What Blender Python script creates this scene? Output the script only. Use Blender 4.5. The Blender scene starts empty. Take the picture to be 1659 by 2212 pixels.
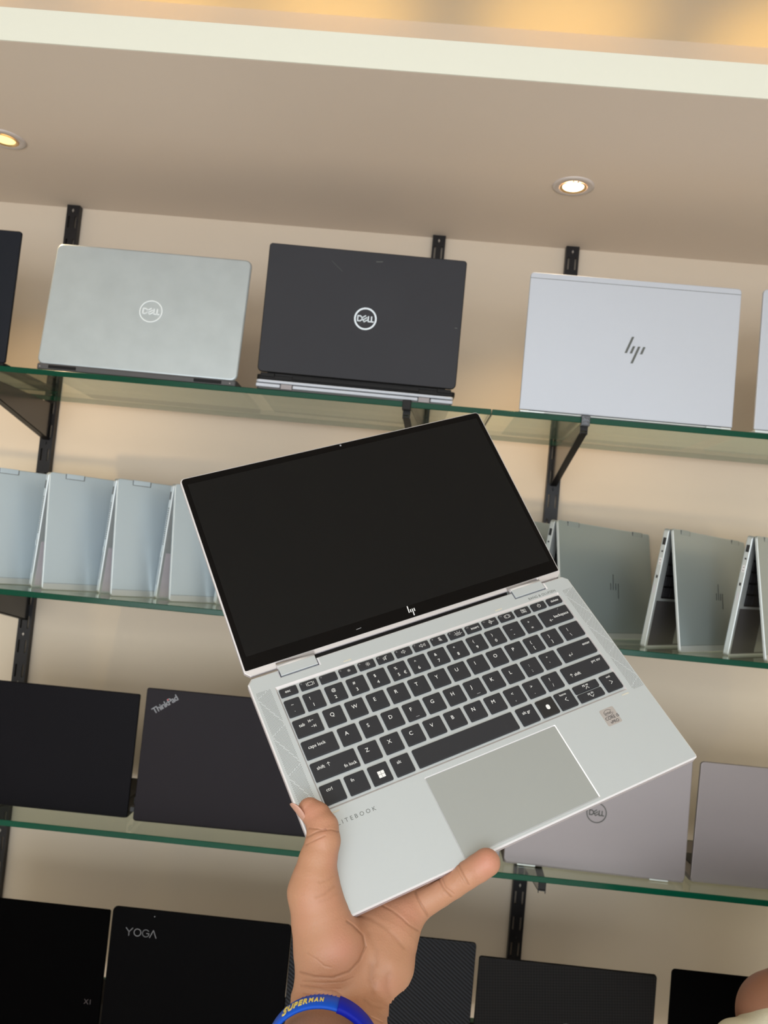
import bpy, bmesh, math, random
import numpy as np
from mathutils import Vector, Matrix, Euler
random.seed(7)
sc = bpy.context.scene
PI = math.pi
R = math.radians
H0 = 1.5                      # camera height above the floor

# ------------------------------------------------------------------ camera
CAM = np.array([[0.99529, 0.02386, 0.09392], [-0.09245, -0.05675, 0.99410], [0.02905, -0.99810, -0.05427]])
u_, s_, vt_ = np.linalg.svd(CAM); CAM = u_ @ vt_          # rows: right, up, back
cd = bpy.data.cameras.new('camera'); cam = bpy.data.objects.new('camera', cd); sc.collection.objects.link(cam)
cam.matrix_world = Matrix([[CAM[0][i], CAM[1][i], CAM[2][i], (0, 0, H0)[i]] for i in range(3)] + [[0, 0, 0, 1]])
cd.sensor_fit = 'HORIZONTAL'; cd.sensor_width = 36; cd.lens = 36 * 1750 / 1659
cd.dof.use_dof = True; cd.dof.focus_distance = 0.60; cd.dof.aperture_fstop = 20
cd.clip_start = .02
sc.camera = cam
FPX = 1750.0
def cam2w(q):
    """camera-space point (x right, y up, z back) -> world"""
    return Vector(CAM.T @ np.array(q)) + Vector((0, 0, H0))
def pix(px, py, d):
    return np.array([(px - 829.5) / FPX * d, (1106 - py) / FPX * d, -d])

# ------------------------------------------------------------------ world, lights, exposure
w = bpy.data.worlds.new('world'); sc.world = w; w.use_nodes = True
bg = w.node_tree.nodes['Background']; bg.inputs[0].default_value = (.80, .90, 1, 1); bg.inputs[1].default_value = 1.6
def area(name, loc, target, sx, sy, power, col):
    l = bpy.data.lights.new(name, 'AREA'); l.shape = 'RECTANGLE'; l.size = sx; l.size_y = sy; l.energy = power; l.color = col
    o = bpy.data.objects.new(name, l); sc.collection.objects.link(o); o.location = loc
    o.rotation_euler = (Vector(target) - Vector(loc)).to_track_quat('-Z', 'Y').to_euler(); return o
area('window_daylight', (-.2, -2.9, 1.05), (-.1, 1.5, 1.25), 3.6, 1.6, 80, (.92, .97, 1.0))
area('overhead_fill', (0, -1.5, 2.52), (0, -1.3, 0), 3.0, 1.6, 36, (1.0, .97, .93))  # unseen overhead fill, added so floor bounce brightens the soffit
sc.view_settings.view_transform = 'Standard'; sc.view_settings.look = 'None'
sc.view_settings.gamma = 1; sc.view_settings.use_curve_mapping = False
sc.view_settings.exposure = -0.10
try:
    sc.cycles.max_bounces = 8; sc.cycles.transparent_max_bounces = 16
except Exception: pass

# ------------------------------------------------------------------ materials
def node(nt, t, **kw):
    n = nt.nodes.new(t)
    for k, v in kw.items(): setattr(n, k, v)
    return n
def mat(name, col, rough=.5, metal=0., spec=.5, coat=0, var=0, vscale=8, bump=0, bscale=200, emit=None, estr=0, sss=0):
    m = bpy.data.materials.new(name); m.use_nodes = True; nt = m.node_tree; b = nt.nodes['Principled BSDF']
    c4 = (*col, 1)
    b.inputs['Base Color'].default_value = c4; b.inputs['Roughness'].default_value = rough
    b.inputs['Metallic'].default_value = metal; b.inputs['Specular IOR Level'].default_value = spec
    b.inputs['Coat Weight'].default_value = coat
    tc = node(nt, 'ShaderNodeTexCoord')
    if var:
        n = node(nt, 'ShaderNodeTexNoise'); n.inputs['Scale'].default_value = vscale; n.inputs['Detail'].default_value = 3
        r = node(nt, 'ShaderNodeMix', data_type='RGBA')
        r.inputs[6].default_value = (*[max(0, c * (1 - var)) for c in col], 1); r.inputs[7].default_value = (*[min(1, c * (1 + var)) for c in col], 1)
        nt.links.new(tc.outputs['Object'], n.inputs['Vector']); nt.links.new(n.outputs['Fac'], r.inputs[0]); nt.links.new(r.outputs[2], b.inputs['Base Color'])
    if bump:
        n2 = node(nt, 'ShaderNodeTexNoise'); n2.inputs['Scale'].default_value = bscale; n2.inputs['Detail'].default_value = 2
        bp = node(nt, 'ShaderNodeBump'); bp.inputs['Strength'].default_value = bump; bp.inputs['Distance'].default_value = .001
        nt.links.new(tc.outputs['Object'], n2.inputs['Vector']); nt.links.new(n2.outputs['Fac'], bp.inputs['Height']); nt.links.new(bp.outputs[0], b.inputs['Normal'])
    if emit:
        b.inputs['Emission Color'].default_value = (*emit, 1); b.inputs['Emission Strength'].default_value = estr
    if sss:
        b.inputs['Subsurface Weight'].default_value = sss; b.inputs['Subsurface Radius'].default_value = (.012, .004, .002); b.inputs['Subsurface Scale'].default_value = .5
    return m
M = {}
M['wall'] = mat('wall_paint', (.74, .615, .485), .75, var=.025, vscale=2.2, bump=.05, bscale=60)
M['soffit'] = mat('soffit_paint', (.78, .66, .565), .75, var=.02, vscale=2, bump=.05, bscale=60)
M['fascia'] = mat('fascia_paint', (.74, .735, .64), .7, bump=.05, bscale=60)
M['ceil'] = mat('ceiling_paint', (.78, .72, .60), .8)
M['floor'] = mat('floor_tile', (.66, .62, .57), .35)
M['roomwall'] = mat('room_wall_paint', (.72, .69, .64), .8)
M['post'] = mat('black_steel', (.014, .012, .013), .42, spec=.3, var=.3, vscale=40)
M['plate'] = mat('glossy_black_steel', (.012, .010, .010), .16, spec=.6)
M['screw'] = mat('zinc_screw', (.55, .50, .45), .4, metal=.6)
M['tape'] = mat('crumpled_grey_tape', (.075, .08, .09), .28, metal=.3, bump=1, bscale=260)
M['rubber'] = mat('black_rubber', (.008, .007, .007), .4, spec=.2)
M['edge'] = mat('green_glass_edge', (.001, .052, .028), .15, spec=.22, var=.25, vscale=14)
M['silver'] = mat('silver_aluminium', (.58, .62, .63), .36, metal=.55, var=.03, vscale=7)
M['silver_smudged'] = mat('smudged_silver', (.45, .50, .53), .36, metal=.5, var=.10, vscale=26)
M['silver_pale'] = mat('pale_silver', (.475, .50, .56), .48, metal=.25, var=.02, vscale=7)
M['tent_left'] = mat('cool_silver', (.56, .66, .74), .36, metal=.5, var=.02)
M['tent_right'] = mat('grey_green_silver', (.37, .44, .46), .32, metal=.6, var=.02)
M['mauve'] = mat('mauve_silver', (.24, .215, .22), .42, metal=.45, var=.02)
M['chrome'] = mat('polished_chamfer', (.84, .83, .87), .25, metal=.45)
M['held'] = mat('natural_silver', (.555, .60, .64), .38, metal=.45, bump=.04, bscale=3000)
M['held_side'] = mat('silver_side', (.58, .54, .59), .38, metal=.25)
M['held_chin'] = mat('warm_silver', (.62, .59, .60), .36, metal=.3)
M['pad'] = mat('touchpad_glass', (.37, .39, .39), .34, metal=.35)
M['key'] = mat('charcoal_key', (.026, .0265, .031), .5, spec=.25)
M['legend'] = mat('white_legend', (.80, .80, .80), .6)
M['legend_dim'] = mat('dim_legend', (.30, .30, .32), .6)
M['print'] = mat('grey_print', (.13, .14, .14), .5)
M['hole'] = mat('speaker_hole', (.05, .055, .055), .8)
M['bezel'] = mat('black_glass_bezel', (.002, .0015, .0018), .06, spec=.12)
M['panel'] = mat('dark_display_panel', (.0055, .0053, .0057), .14, spec=.15)
M['padrubber'] = mat('beige_rubber_pad', (.60, .56, .47), .5)
M['sticker'] = mat('silver_sticker', (.50, .47, .47), .3, metal=.5)
M['sticker_ink'] = mat('sticker_ink', (.05, .045, .05), .4)
M['dark_base'] = mat('dark_grey_plastic', (.055, .052, .055), .45)
M['charcoal'] = mat('charcoal_lid', (.037, .037, .043), .5, spec=.12, var=.12, vscale=6)
M['navy'] = mat('navy_black_lid', (.010, .012, .018), .5, spec=.15)
M['black_soft'] = mat('soft_black_lid', (.0042, .0036, .0055), .5, spec=.08, var=.1)
M['plum'] = mat('plum_black_lid', (.0120, .0092, .0125), .45, spec=.12, var=.1)
M['yoga'] = mat('satin_black_lid', (.0008, .0007, .0010), .34, spec=.035)
M['deep'] = mat('deep_black_lid', (.0006, .0005, .0006), .5, spec=.015)
M['black_plastic'] = mat('black_plastic', (.006, .0055, .006), .4, spec=.15)
M['white_logo'] = mat('white_emblem', (.62, .68, .74), .35, metal=.2)
M['chrome_logo'] = mat('mirror_emblem', (.86, .92, .96), .25, metal=.25)
M['dark_logo'] = mat('dark_emblem', (.06, .06, .055), .25, metal=.6)
M['grey_logo'] = mat('grey_emblem', (.10, .105, .10), .4, metal=.2, spec=.3)
M['faint_logo'] = mat('faint_emblem', (.16, .16, .17), .35, metal=.3)
M['x_logo'] = mat('dull_red_grey_emblem', (.030, .020, .022), .4)
M['red'] = mat('red_dot', (.5, .02, .02), .4)
M['port'] = mat('port_black', (.01, .01, .012), .4)
M['trim'] = mat('downlight_trim', (.62, .55, .52), .45)
M['gold'] = mat('lit_reflector', (.9, .65, .35), .25, metal=.8)
M['lens'] = mat('glowing_lens', (1, 1, 1), .5, emit=(1.0, .82, .55), estr=9)
M['lens_dim'] = mat('honeycomb_lens', (1, .9, .6), .5, emit=(1.0, .66, .22), estr=1.6)
M['band'] = mat('blue_silicone', (.002, .085, .60), .45, spec=.25)
M['band_dark'] = mat('dark_blue_silicone', (.002, .012, .40), .5, spec=.2)
M['band_text'] = mat('yellow_print', (.86, .68, .14), .5)
M['cloth'] = mat('cream_cloth', (.52, .48, .36), .9, bump=.4, bscale=900)
M['nail'] = mat('thumb_nail', (.50, .27, .20), .32, spec=.5)
M['led'] = mat('led_strip', (1, .8, .5), .5, emit=(1, .62, .22), estr=4)
M['glasspane'] = mat('window_pane', (.9, .95, 1), .05)

def glass_mat():
    m = bpy.data.materials.new('clear_green_tinted_glass'); m.use_nodes = True; nt = m.node_tree; nt.nodes.clear()
    out = node(nt, 'ShaderNodeOutputMaterial'); mx = node(nt, 'ShaderNodeMixShader'); tr = node(nt, 'ShaderNodeBsdfTransparent'); gl = node(nt, 'ShaderNodeBsdfGlossy')
    ge = node(nt, 'ShaderNodeNewGeometry'); dt = node(nt, 'ShaderNodeVectorMath', operation='DOT_PRODUCT'); nt.links.new(ge.outputs['Incoming'], dt.inputs[0]); nt.links.new(ge.outputs['Normal'], dt.inputs[1])
    ab = node(nt, 'ShaderNodeMath', operation='ABSOLUTE'); nt.links.new(dt.outputs['Value'], ab.inputs[0])
    om = node(nt, 'ShaderNodeMath', operation='SUBTRACT'); om.inputs[0].default_value = 1; nt.links.new(ab.outputs[0], om.inputs[1])
    pw = node(nt, 'ShaderNodeMath', operation='POWER'); nt.links.new(om.outputs[0], pw.inputs[0]); pw.inputs[1].default_value = 5
    fr = node(nt, 'ShaderNodeMath', operation='MULTIPLY_ADD'); nt.links.new(pw.outputs[0], fr.inputs[0]); fr.inputs[1].default_value = .96; fr.inputs[2].default_value = .04
    tr.inputs[0].default_value = (.90, .935, .87, 1); gl.inputs[0].default_value = (.9, .95, .9, 1); gl.inputs['Roughness'].default_value = .02
    nt.links.new(fr.outputs[0], mx.inputs[0]); nt.links.new(tr.outputs[0], mx.inputs[1]); nt.links.new(gl.outputs[0], mx.inputs[2]); nt.links.new(mx.outputs[0], out.inputs[0])
    return m
M['glass'] = glass_mat()
def rib_mat(name, scale, rot, dark, light, bump):
    m = bpy.data.materials.new(name); m.use_nodes = True; nt = m.node_tree; b = nt.nodes['Principled BSDF']
    tc = node(nt, 'ShaderNodeTexCoord'); mp = node(nt, 'ShaderNodeMapping'); mp.inputs['Rotation'].default_value = (0, 0, rot)
    wv = node(nt, 'ShaderNodeTexWave'); wv.inputs['Scale'].default_value = scale; wv.bands_direction = 'Y'
    nt.links.new(tc.outputs['Object'], mp.inputs[0]); nt.links.new(mp.outputs[0], wv.inputs[0])
    r = node(nt, 'ShaderNodeMix', data_type='RGBA'); r.inputs[6].default_value = (*dark, 1); r.inputs[7].default_value = (*light, 1)
    nt.links.new(wv.outputs['Fac'], r.inputs[0]); nt.links.new(r.outputs[2], b.inputs['Base Color'])
    bp = node(nt, 'ShaderNodeBump'); bp.inputs['Distance'].default_value = bump; nt.links.new(wv.outputs['Fac'], bp.inputs['Height']); nt.links.new(bp.outputs[0], b.inputs['Normal'])
    b.inputs['Roughness'].default_value = .42; b.inputs['Specular IOR Level'].default_value = .15
    return m
M['carbon'] = rib_mat('diagonal_ribbed_film', 66, R(36), (.0012, .0012, .0018), (.014, .015, .019), .0006)
def weave_mat():
    m = bpy.data.materials.new('fine_woven_film'); m.use_nodes = True; nt = m.node_tree; b = nt.nodes['Principled BSDF']
    tc = node(nt, 'ShaderNodeTexCoord'); mp = node(nt, 'ShaderNodeMapping'); mp.inputs['Rotation'].default_value = (0, 0, R(40))
    ck = node(nt, 'ShaderNodeTexChecker'); ck.inputs['Scale'].default_value = 340
    ck.inputs['Color1'].default_value = (.0012, .0010, .0010, 1); ck.inputs['Color2'].default_value = (.0060, .0050, .0048, 1)
    nt.links.new(tc.outputs['Object'], mp.inputs[0]); nt.links.new(mp.outputs[0], ck.inputs[0]); nt.links.new(ck.outputs[0], b.inputs['Base Color']); b.inputs['Roughness'].default_value = .45; b.inputs['Specular IOR Level'].default_value = .12
    return m
M['weave'] = weave_mat()

# ------------------------------------------------------------------ helpers
def link(o, parent=None):
    sc.collection.objects.link(o)
    if parent: o.parent = parent
    return o
def tag(o, label=None, cat=None, group=None, kind=None):
    if label: o['label'] = label
    if cat: o['category'] = cat
    if group: o['group'] = group
    if kind: o['kind'] = kind
    return o
def empty(name, loc=(0, 0, 0), rot=(0, 0, 0), mw=None):
    o = bpy.data.objects.new(name, None); link(o); o.empty_display_size = .05
    if mw is not None: o.matrix_world = mw
    else: o.location = loc; o.rotation_euler = rot
    return o
def rrect(x0, x1, y0, y1, r, n=5):
    rs = r if isinstance(r, (tuple, list)) else (r,) * 4    # BL BR TR TL
    pts = []
    for (cx, cy, a0, rr) in ((x0 + rs[0], y0 + rs[0], PI, rs[0]), (x1 - rs[1], y0 + rs[1], 1.5 * PI, rs[1]), (x1 - rs[2], y1 - rs[2], 0, rs[2]), (x0 + rs[3], y1 - rs[3], .5 * PI, rs[3])):
        for i in range(n + 1):
            a = a0 + i / n * PI / 2; pts.append((cx + rr * math.cos(a), cy + rr * math.sin(a)))
    return pts
class MB:
    def __init__(s): s.v = []; s.f = []; s.m = []
    def box(s, x0, x1, y0, y1, z0, z1, mi=0):
        b = len(s.v); s.v += [(x, y, z) for z in (z0, z1) for (x, y) in ((x0, y0), (x1, y0), (x1, y1), (x0, y1))]
        s.f += [tuple(b + i for i in q) for q in ((0, 3, 2, 1), (4, 5, 6, 7), (0, 1, 5, 4), (1, 2, 6, 5), (2, 3, 7, 6), (3, 0, 4, 7))]; s.m += [mi] * 6; return s
    def loft(s, layers, mi=0, caps=(True, True), capmi=None):
        """layers: list of (list of xy, z) all the same length"""
        base = len(s.v); n = len(layers[0][0])
        for pts, z in layers: s.v += [(p[0], p[1], z if len(p) < 3 else p[2]) for p in pts]
        for k in range(len(layers) - 1):
            for i in range(n):
                j = (i + 1) % n; a = base + k * n; c = a + n
                s.f.append((a + i, a + j, c + j, c + i)); s.m.append(mi)
        cm = mi if capmi is None else capmi
        if caps[0]: s.f.append(tuple(base + i for i in reversed(range(n)))); s.m.append(cm)
        if caps[1]: s.f.append(tuple(base + (len(layers) - 1) * n + i for i in range(n))); s.m.append(cm)
        return s
    def slab(s, x0, x1, y0, y1, z0, z1, r, bv=.0006, mi=0, edge=None):
        """rounded slab with small bevels top and bottom"""
        def o(i):
            rr = [max(q - i, .00005) for q in (r if isinstance(r, (tuple, list)) else (r,) * 4)]
            return rrect(x0 + i, x1 - i, y0 + i, y1 - i, rr)
        L = [(o(bv), z0), (o(bv * .3), z0 + bv * .3), (o(0), z0 + bv), (o(0), z1 - bv), (o(bv * .3), z1 - bv * .3), (o(bv), z1)]
        s.loft(L, mi if edge is None else edge, capmi=mi); return s
    def prism(s, pts, z0, z1, mi=0): return s.loft([(pts, z0), (pts, z1)], mi)
    def strokes(s, lines, wd, z0, z1, mi=0):
        for ln in lines:
            for (a, b) in zip(ln[:-1], ln[1:]):
                d = Vector((b[0] - a[0], b[1] - a[1])); L = d.length
                if L < 1e-9: continue
                d /= L; nrm = Vector((-d.y, d.x)) * wd / 2; e = d * wd * .3
                A = Vector(a) - e; Bq = Vector(b) + e
                s.prism([tuple(A - nrm), tuple(Bq - nrm), tuple(Bq + nrm), tuple(A + nrm)], z0, z1, mi)
        return s
    def ring(s, cx, cy, r0, r1, z0, z1, n=40, mi=0):
        base = len(s.v)
        for i in range(n):
            a = 2 * PI * i / n; c, q = math.cos(a), math.sin(a)
            s.v += [(cx + r0 * c, cy + r0 * q, z0), (cx + r1 * c, cy + r1 * q, z0), (cx + r1 * c, cy + r1 * q, z1), (cx + r0 * c, cy + r0 * q, z1)]
        for i in range(n):
            a = base + 4 * i; b = base + 4 * ((i + 1) % n)
            for k in range(4): s.f.append((a + k, b + k, b + (k + 1) % 4, a + (k + 1) % 4)); s.m.append(mi)
        return s
    def cyl(s, cx, cy, r, z0, z1, n=24, mi=0):
        return s.prism([(cx + r * math.cos(2 * PI * i / n), cy + r * math.sin(2 * PI * i / n)) for i in range(n)], z0, z1, mi)
    def cylx(s, x0, x1, cy, cz, r, n=14, mi=0, a0=0, a1=2 * PI):
        base = len(s.v)
        for x in (x0, x1): s.v += [(x, cy + r * math.cos(2 * PI * i / n), cz + r * math.sin(2 * PI * i / n)) for i in range(n)]
        for i in range(n):
            j = (i + 1) % n; s.f.append((base + i, base + j, base + n + j, base + n + i)); s.m.append(mi)
        s.f.append(tuple(base + i for i in reversed(range(n)))); s.f.append(tuple(base + n + i for i in range(n))); s.m += [mi, mi]; return s
    def mesh(s, name, mats, smooth=False):
        me = bpy.data.meshes.new(name); me.from_pydata([tuple(map(float, v)) for v in s.v], [], s.f)
        for m in (mats if isinstance(mats, (list, tuple)) else [mats]): me.materials.append(m)
        me.polygons.foreach_set('material_index', s.m)
        bm = bmesh.new(); bm.from_mesh(me); bmesh.ops.recalc_face_normals(bm, faces=bm.faces); bm.to_mesh(me); bm.free()
        if smooth: me.polygons.foreach_set('use_smooth', [True] * len(me.polygons))
        me.update(); return me
    def build(s, name, mats, parent=None, loc=None, rot=None, smooth=False):
        o = bpy.data.objects.new(name, s.mesh(name, mats, smooth)); link(o, parent)
        if loc is not None: o.location = loc
        if rot is not None: o.rotation_euler = rot
        return o
def place(me, name, parent, loc=(0, 0, 0), rot=(0, 0, 0)):
    o = bpy.data.objects.new(name, me); link(o, parent); o.location = loc; o.rotation_euler = rot; return o
_txt = {}
def text_mesh(t, size, m, bold=0., depth=.00004, space=1.0):
    k = (t, size, m.name, bold, space)
    if k in _txt: return _txt[k]
    c = bpy.data.curves.new('legend', 'FONT'); c.body = t; c.size = size; c.extrude = depth; c.offset = bold * size; c.space_character = space; c.resolution_u = 3
    o = bpy.data.objects.new('legend', c); me = bpy.data.meshes.new_from_object(o); me.materials.clear(); me.materials.append(m); me.name = 'legend'
    bpy.data.objects.remove(o); bpy.data.curves.remove(c); _txt[k] = me; return me
def plate_hole(outer, hole_top, hole_bot, z0, z1, zh):
    """flat plate outline z0..z1 with one hole whose walls slope down to hole_bot at zh; returns a bmesh"""
    bm = bmesh.new()
    vo = [bm.verts.new((x, y, z1)) for x, y in outer]; vh = [bm.verts.new((x, y, z1)) for x, y in hole_top]
    es = [bm.edges.new((a, b)) for L in (vo, vh) for a, b in zip(L, L[1:] + L[:1])]
    bmesh.ops.triangle_fill(bm, edges=es, use_beauty=True)
    return bm, vo, vh

# ------------------------------------------------------------------ emblems (flat marks, x right, y up, centred)
def dell_mesh(r, m, wring=.11):
    b = MB(); t = .00035; b.ring(0, 0, r * (1 - wring), r, 0, t, 48)
    hgt = r * .36; wd = r * .105; x = -r * .68
    b.strokes([[(x, -hgt / 1.6), (x, hgt / 1.6)], [(x, hgt / 1.6), (x + .22 * r, hgt / 1.6), (x + .38 * r, .1 * r), (x + .38 * r, -.1 * r), (x + .22 * r, -hgt / 1.6), (x, -hgt / 1.6)]], wd, 0, t)
    # tilted E
    c, s = math.cos(R(35)), math.sin(R(35)); ex, ey = -.04 * r, 0
    def T(p): return (ex + p[0] * c - p[1] * s, ey + p[0] * s + p[1] * c)
    q = .20 * r
    for yy in (-q, 0, q): b.strokes([[T((-q, yy)), T((q, yy))]], wd * .85, 0, t)
    b.strokes([[T((-q, -q)), T((-q, q))]], wd * .85, 0, t)
    for x in (.26 * r, .54 * r): b.strokes([[(x, hgt / 1.6), (x, -hgt / 1.6), (x + .19 * r, -hgt / 1.6)]], wd, 0, t)
    return b.mesh('emblem', m)
def hp_mesh(hgt, m, slant=.36, wd=.10):
    """four slanted bars; hgt = full height"""
    b = MB(); t = .0003; s = slant; u = hgt
    def bar(x, y0, y1): b.prism([(x + y0 * s - wd * u / 2, y0), (x + y0 * s + wd * u / 2, y0), (x + y1 * s + wd * u / 2, y1), (x + y1 * s - wd * u / 2, y1)], 0, t)
    bar(-.27 * u, -.13 * u, .50 * u); bar(-.08 * u, -.13 * u, .15 * u); bar(.11 * u, -.50 * u, .15 * u); bar(.30 * u, -.13 * u, .15 * u)
    return b.mesh('emblem', m)

# ================================================================== SETTING
s = 1.0
YW = 1.55; ZS = H0 + .6271; YS = 1.0167; ZF = H0 + .6722; ZC = H0 + 1.0606
Z1, Z2, Z3, Z4 = H0 + .2414, H0 - .1056, H0 - .4534, H0 - .801
YF = 1.2432; YB = 1.4932; TG = .009
def struct(name, mb, m, **k):
    o = mb.build(name, m); o['kind'] = 'structure'; return o
struct('wall_rear', MB().box(-2.8, 2.8, YW, YW + .12, 0, ZC), M['wall'])
struct('floor', MB().box(-2.8, 2.8, -3.2, YW + .12, -.1, 0), M['floor'])
struct('ceiling', MB().box(-2.8, 2.8, -3.2, YW + .12, ZC, ZC + .1), M['ceil'])
struct('wall_left', MB().box(-2.9, -2.8, -3.2, YW + .12, 0, ZC), M['roomwall'])
struct('wall_right', MB().box(2.8, 2.9, -3.2, YW + .12, 0, ZC), M['roomwall'])
fb = MB(); fb.box(-2.8, -1.5, -3.2, -3.1, 0, ZC); fb.box(2.3, 2.8, -3.2, -3.1, 0, ZC); fb.box(-1.5, 2.3, -3.2, -3.1, 0, .4); fb.box(-1.5, 2.3, -3.2, -3.1, 2.6 - .05, ZC)
struct('wall_front', fb, M['roomwall'])
wf = MB()
for x in (-1.5, -.27, .99, 2.26): wf.box(x, x + .04, -3.19, -3.11, .4, 2.55)
for z in (.4, 2.51): wf.box(-1.5, 2.3, -3.18, -3.12, z, z + .04)
struct('window_1', wf, M['roomwall'])
# dropped soffit: slab with a raised lip along its front, a hollow tray for the cove light behind it
struct('trim_1', MB().box(-2.8, 2.8, YS, YW, ZS, ZS + .018), M['soffit'])
struct('trim_2', MB().box(-2.8, 2.8, YS - .0015, YS + .02, ZS + .0002, ZF), M['fascia'])

# tiny dark specks on the soffit are marks of the plaster
# ------------------------------------------------------------------ cove lights (in the tray, pointing up at the ceiling)
def cove(x, i):
    e = empty('cove_lamp', (x, 1.515, ZS + .018))
    tag(e, ('warm cove lamp hidden in the soffit tray, ' + ('beyond the left edge', 'at the far left, first inside the frame', 'left of centre, over the silver laptop', 'in the middle, over the charcoal laptop', 'over the pale silver laptop', 'at the far right inside the frame', 'beyond the right edge')[i]), 'lamp', 'cove lamps in the soffit tray')
    MB().box(-.05, .05, -.012, .012, 0, .012).build('housing', M['trim'], e)
    MB().box(-.045, .045, -.009, .009, .012, .015).build('led_strip', M['led'], e)
    l = bpy.data.lights.new('cove_spot', 'SPOT'); l.energy = 3.3; l.color = (1, .58, .10); l.spot_size = R(70); l.spot_blend = 1; l.shadow_soft_size = .03
    o = bpy.data.objects.new('cove_spot', l); link(o, e); o.location = (0, -.01, .05); o.rotation_euler = (R(180 - 5), 0, 0)
for i, x in enumerate((-1.5, -1.05, -.60, -.235, .215, .66, 1.11)): cove(x, i)

# ------------------------------------------------------------------ downlights
def downlight(x, y, dim, label):
    e = empty('downlight', (x, y, ZS)); tag(e, label, 'downlight', 'downlights set in the soffit')
    r = .0335
    L = []
    b = MB(); n = 48
    prof = [(r, 0), (r, -.0012), (r - .003, -.0022), (.0235, -.0026), (.0218, -.001), (.0205, .004)]
    base = len(b.v)
    for (q, z) in prof: b.v += [(q * math.cos(2 * PI * i / n), q * math.sin(2 * PI * i / n), z) for i in range(n)]
    for k in range(len(prof) - 1):
        for i in range(n):
            j = (i + 1) % n; b.f.append((k * n + i, k * n + j, (k + 1) * n + j, (k + 1) * n + i)); b.m.append(0)
    b.build('trim_ring', M['trim'], e, smooth=True)
    c = MB(); prof = [(.0212, -.0030), (.0190, -.0034), (.0168, -.0012)]
    for (q, z) in prof: c.v += [(q * math.cos(2 * PI * i / n), q * math.sin(2 * PI * i / n), z) for i in range(n)]
    for k in range(2):
        for i in range(n):
            j = (i + 1) % n; c.f.append((k * n + i, k * n + j, (k + 1) * n + j, (k + 1) * n + i)); c.m.append(0)
    c.build('reflector', M['gold'], e, smooth=True)
    MB().cyl(0, 0, .0168, -.0014, -.0008, 40).build('lens', M['lens_dim'] if dim else M['lens'], e)
    for dx in (-.0035, .0035): MB().box(dx - .0013, dx + .0013, -.0225, -.0205, -.0040, -.0026).build('retaining_clip', M['screw'], e)
    l = bpy.data.lights.new('downlight_spot', 'SPOT'); l.energy = 7.5; l.color = (1, .74, .42); l.spot_size = R(110); l.spot_blend = .7; l.shadow_soft_size = .016
    o = bpy.data.objects.new('downlight_spot', l); link(o, e); o.location = (0, 0, -.006)
for x, y, d, lab in ((-.7203, 1.287, 1, 'round ceiling downlight with amber honeycomb lens above the silver laptop, far left'), (.2191, 1.2919, 0, 'round ceiling downlight glowing white above the pale silver laptop'),
                  (-1.66, 1.289, 0, 'round ceiling downlight beyond the left edge'), (1.16, 1.291, 0, 'round ceiling downlight beyond the right edge')):
    downlight(x, y, d, lab)

# ------------------------------------------------------------------ posts
def post(x, label):
    e = empty('shelf_upright', (x, YW, 0)); tag(e, label, 'upright', 'black slotted uprights on the wall')
    wd = .025; d = .014; z0 = .35; z1 = ZS
    b = MB(); yf = -d
    sides = MB(); sides.box(-wd / 2, -wd / 2 + .002, yf + .002, -.0005, z0, z1); sides.box(wd / 2 - .002, wd / 2, yf + .002, -.0005, z0, z1)
    sides.build('side_flange', M['post'], e)
    # slotted front web: rails, centre strip, bridges between slots
    for (a, c) in ((-wd / 2, -.0082), (-.0050, .0050), (.0082, wd / 2)): b.box(a, c, yf, yf + .002, z0, z1)
    z = z1 - .010; k = 0
    zt = z1
    while zt > z0 + .05:
        for (a, c) in ((-.0082, -.0050), (.0050, .0082)): b.box(a, c, yf, yf + .002, zt - .022, zt)
        zt -= .046
    b.build('slotted_web', M['post'], e)
    zt = z1 - .0105
    while zt > z0 + .1:
        q = MB(); q.loft([([(0, .0035), (-.0022, 0), (0, -.0045), (.0022, 0)], 0), ([(0, .0024), (-.0014, 0), (0, -.003), (.0014, 0)], .0012)])
        q.build('screw', M['screw' if int(zt * 1000) % 3 else 'post'], e, loc=(0, yf, zt), rot=(PI / 2, 0, 0)); zt -= .092
    return e
post(-.7068, 'black slotted steel upright left of the silver laptop'); post(.012, 'black slotted steel upright behind the charcoal laptop'); post(.270, 'black slotted steel upright behind the pale silver laptop')

# ------------------------------------------------------------------ glass shelves
def shelf(x0, x1, z, label):
    b = MB(); b.v = []; bv = .0009
    outer = [(x0, YF), (x1, YF), (x1, YB), (x0, YB)]
    def ins(i): return [(x0 + i, YF + i), (x1 - i, YF + i), (x1 - i, YB - i), (x0 + i, YB - i)]
    b.loft([(ins(bv), z - TG), (ins(0), z - TG + bv), (ins(0), z - bv), (ins(bv), z)], mi=1, capmi=0)
    o = b.build('glass_shelf', [M['glass'], M['edge']]); return tag(o, label, 'shelf', 'green edged glass shelf panes')
SPL = .1147
for z, nm in ((Z1, 'top'), (Z2, 'second'), (Z3, 'third'), (Z4, 'lowest')):
    shelf(-1.45, SPL - .0006, z, f'clear glass pane with dark green edge, left half of the {nm} shelf')
    shelf(SPL + .0006, 1.35, z, f'clear glass pane with dark green edge, right half of the {nm} shelf')

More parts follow.
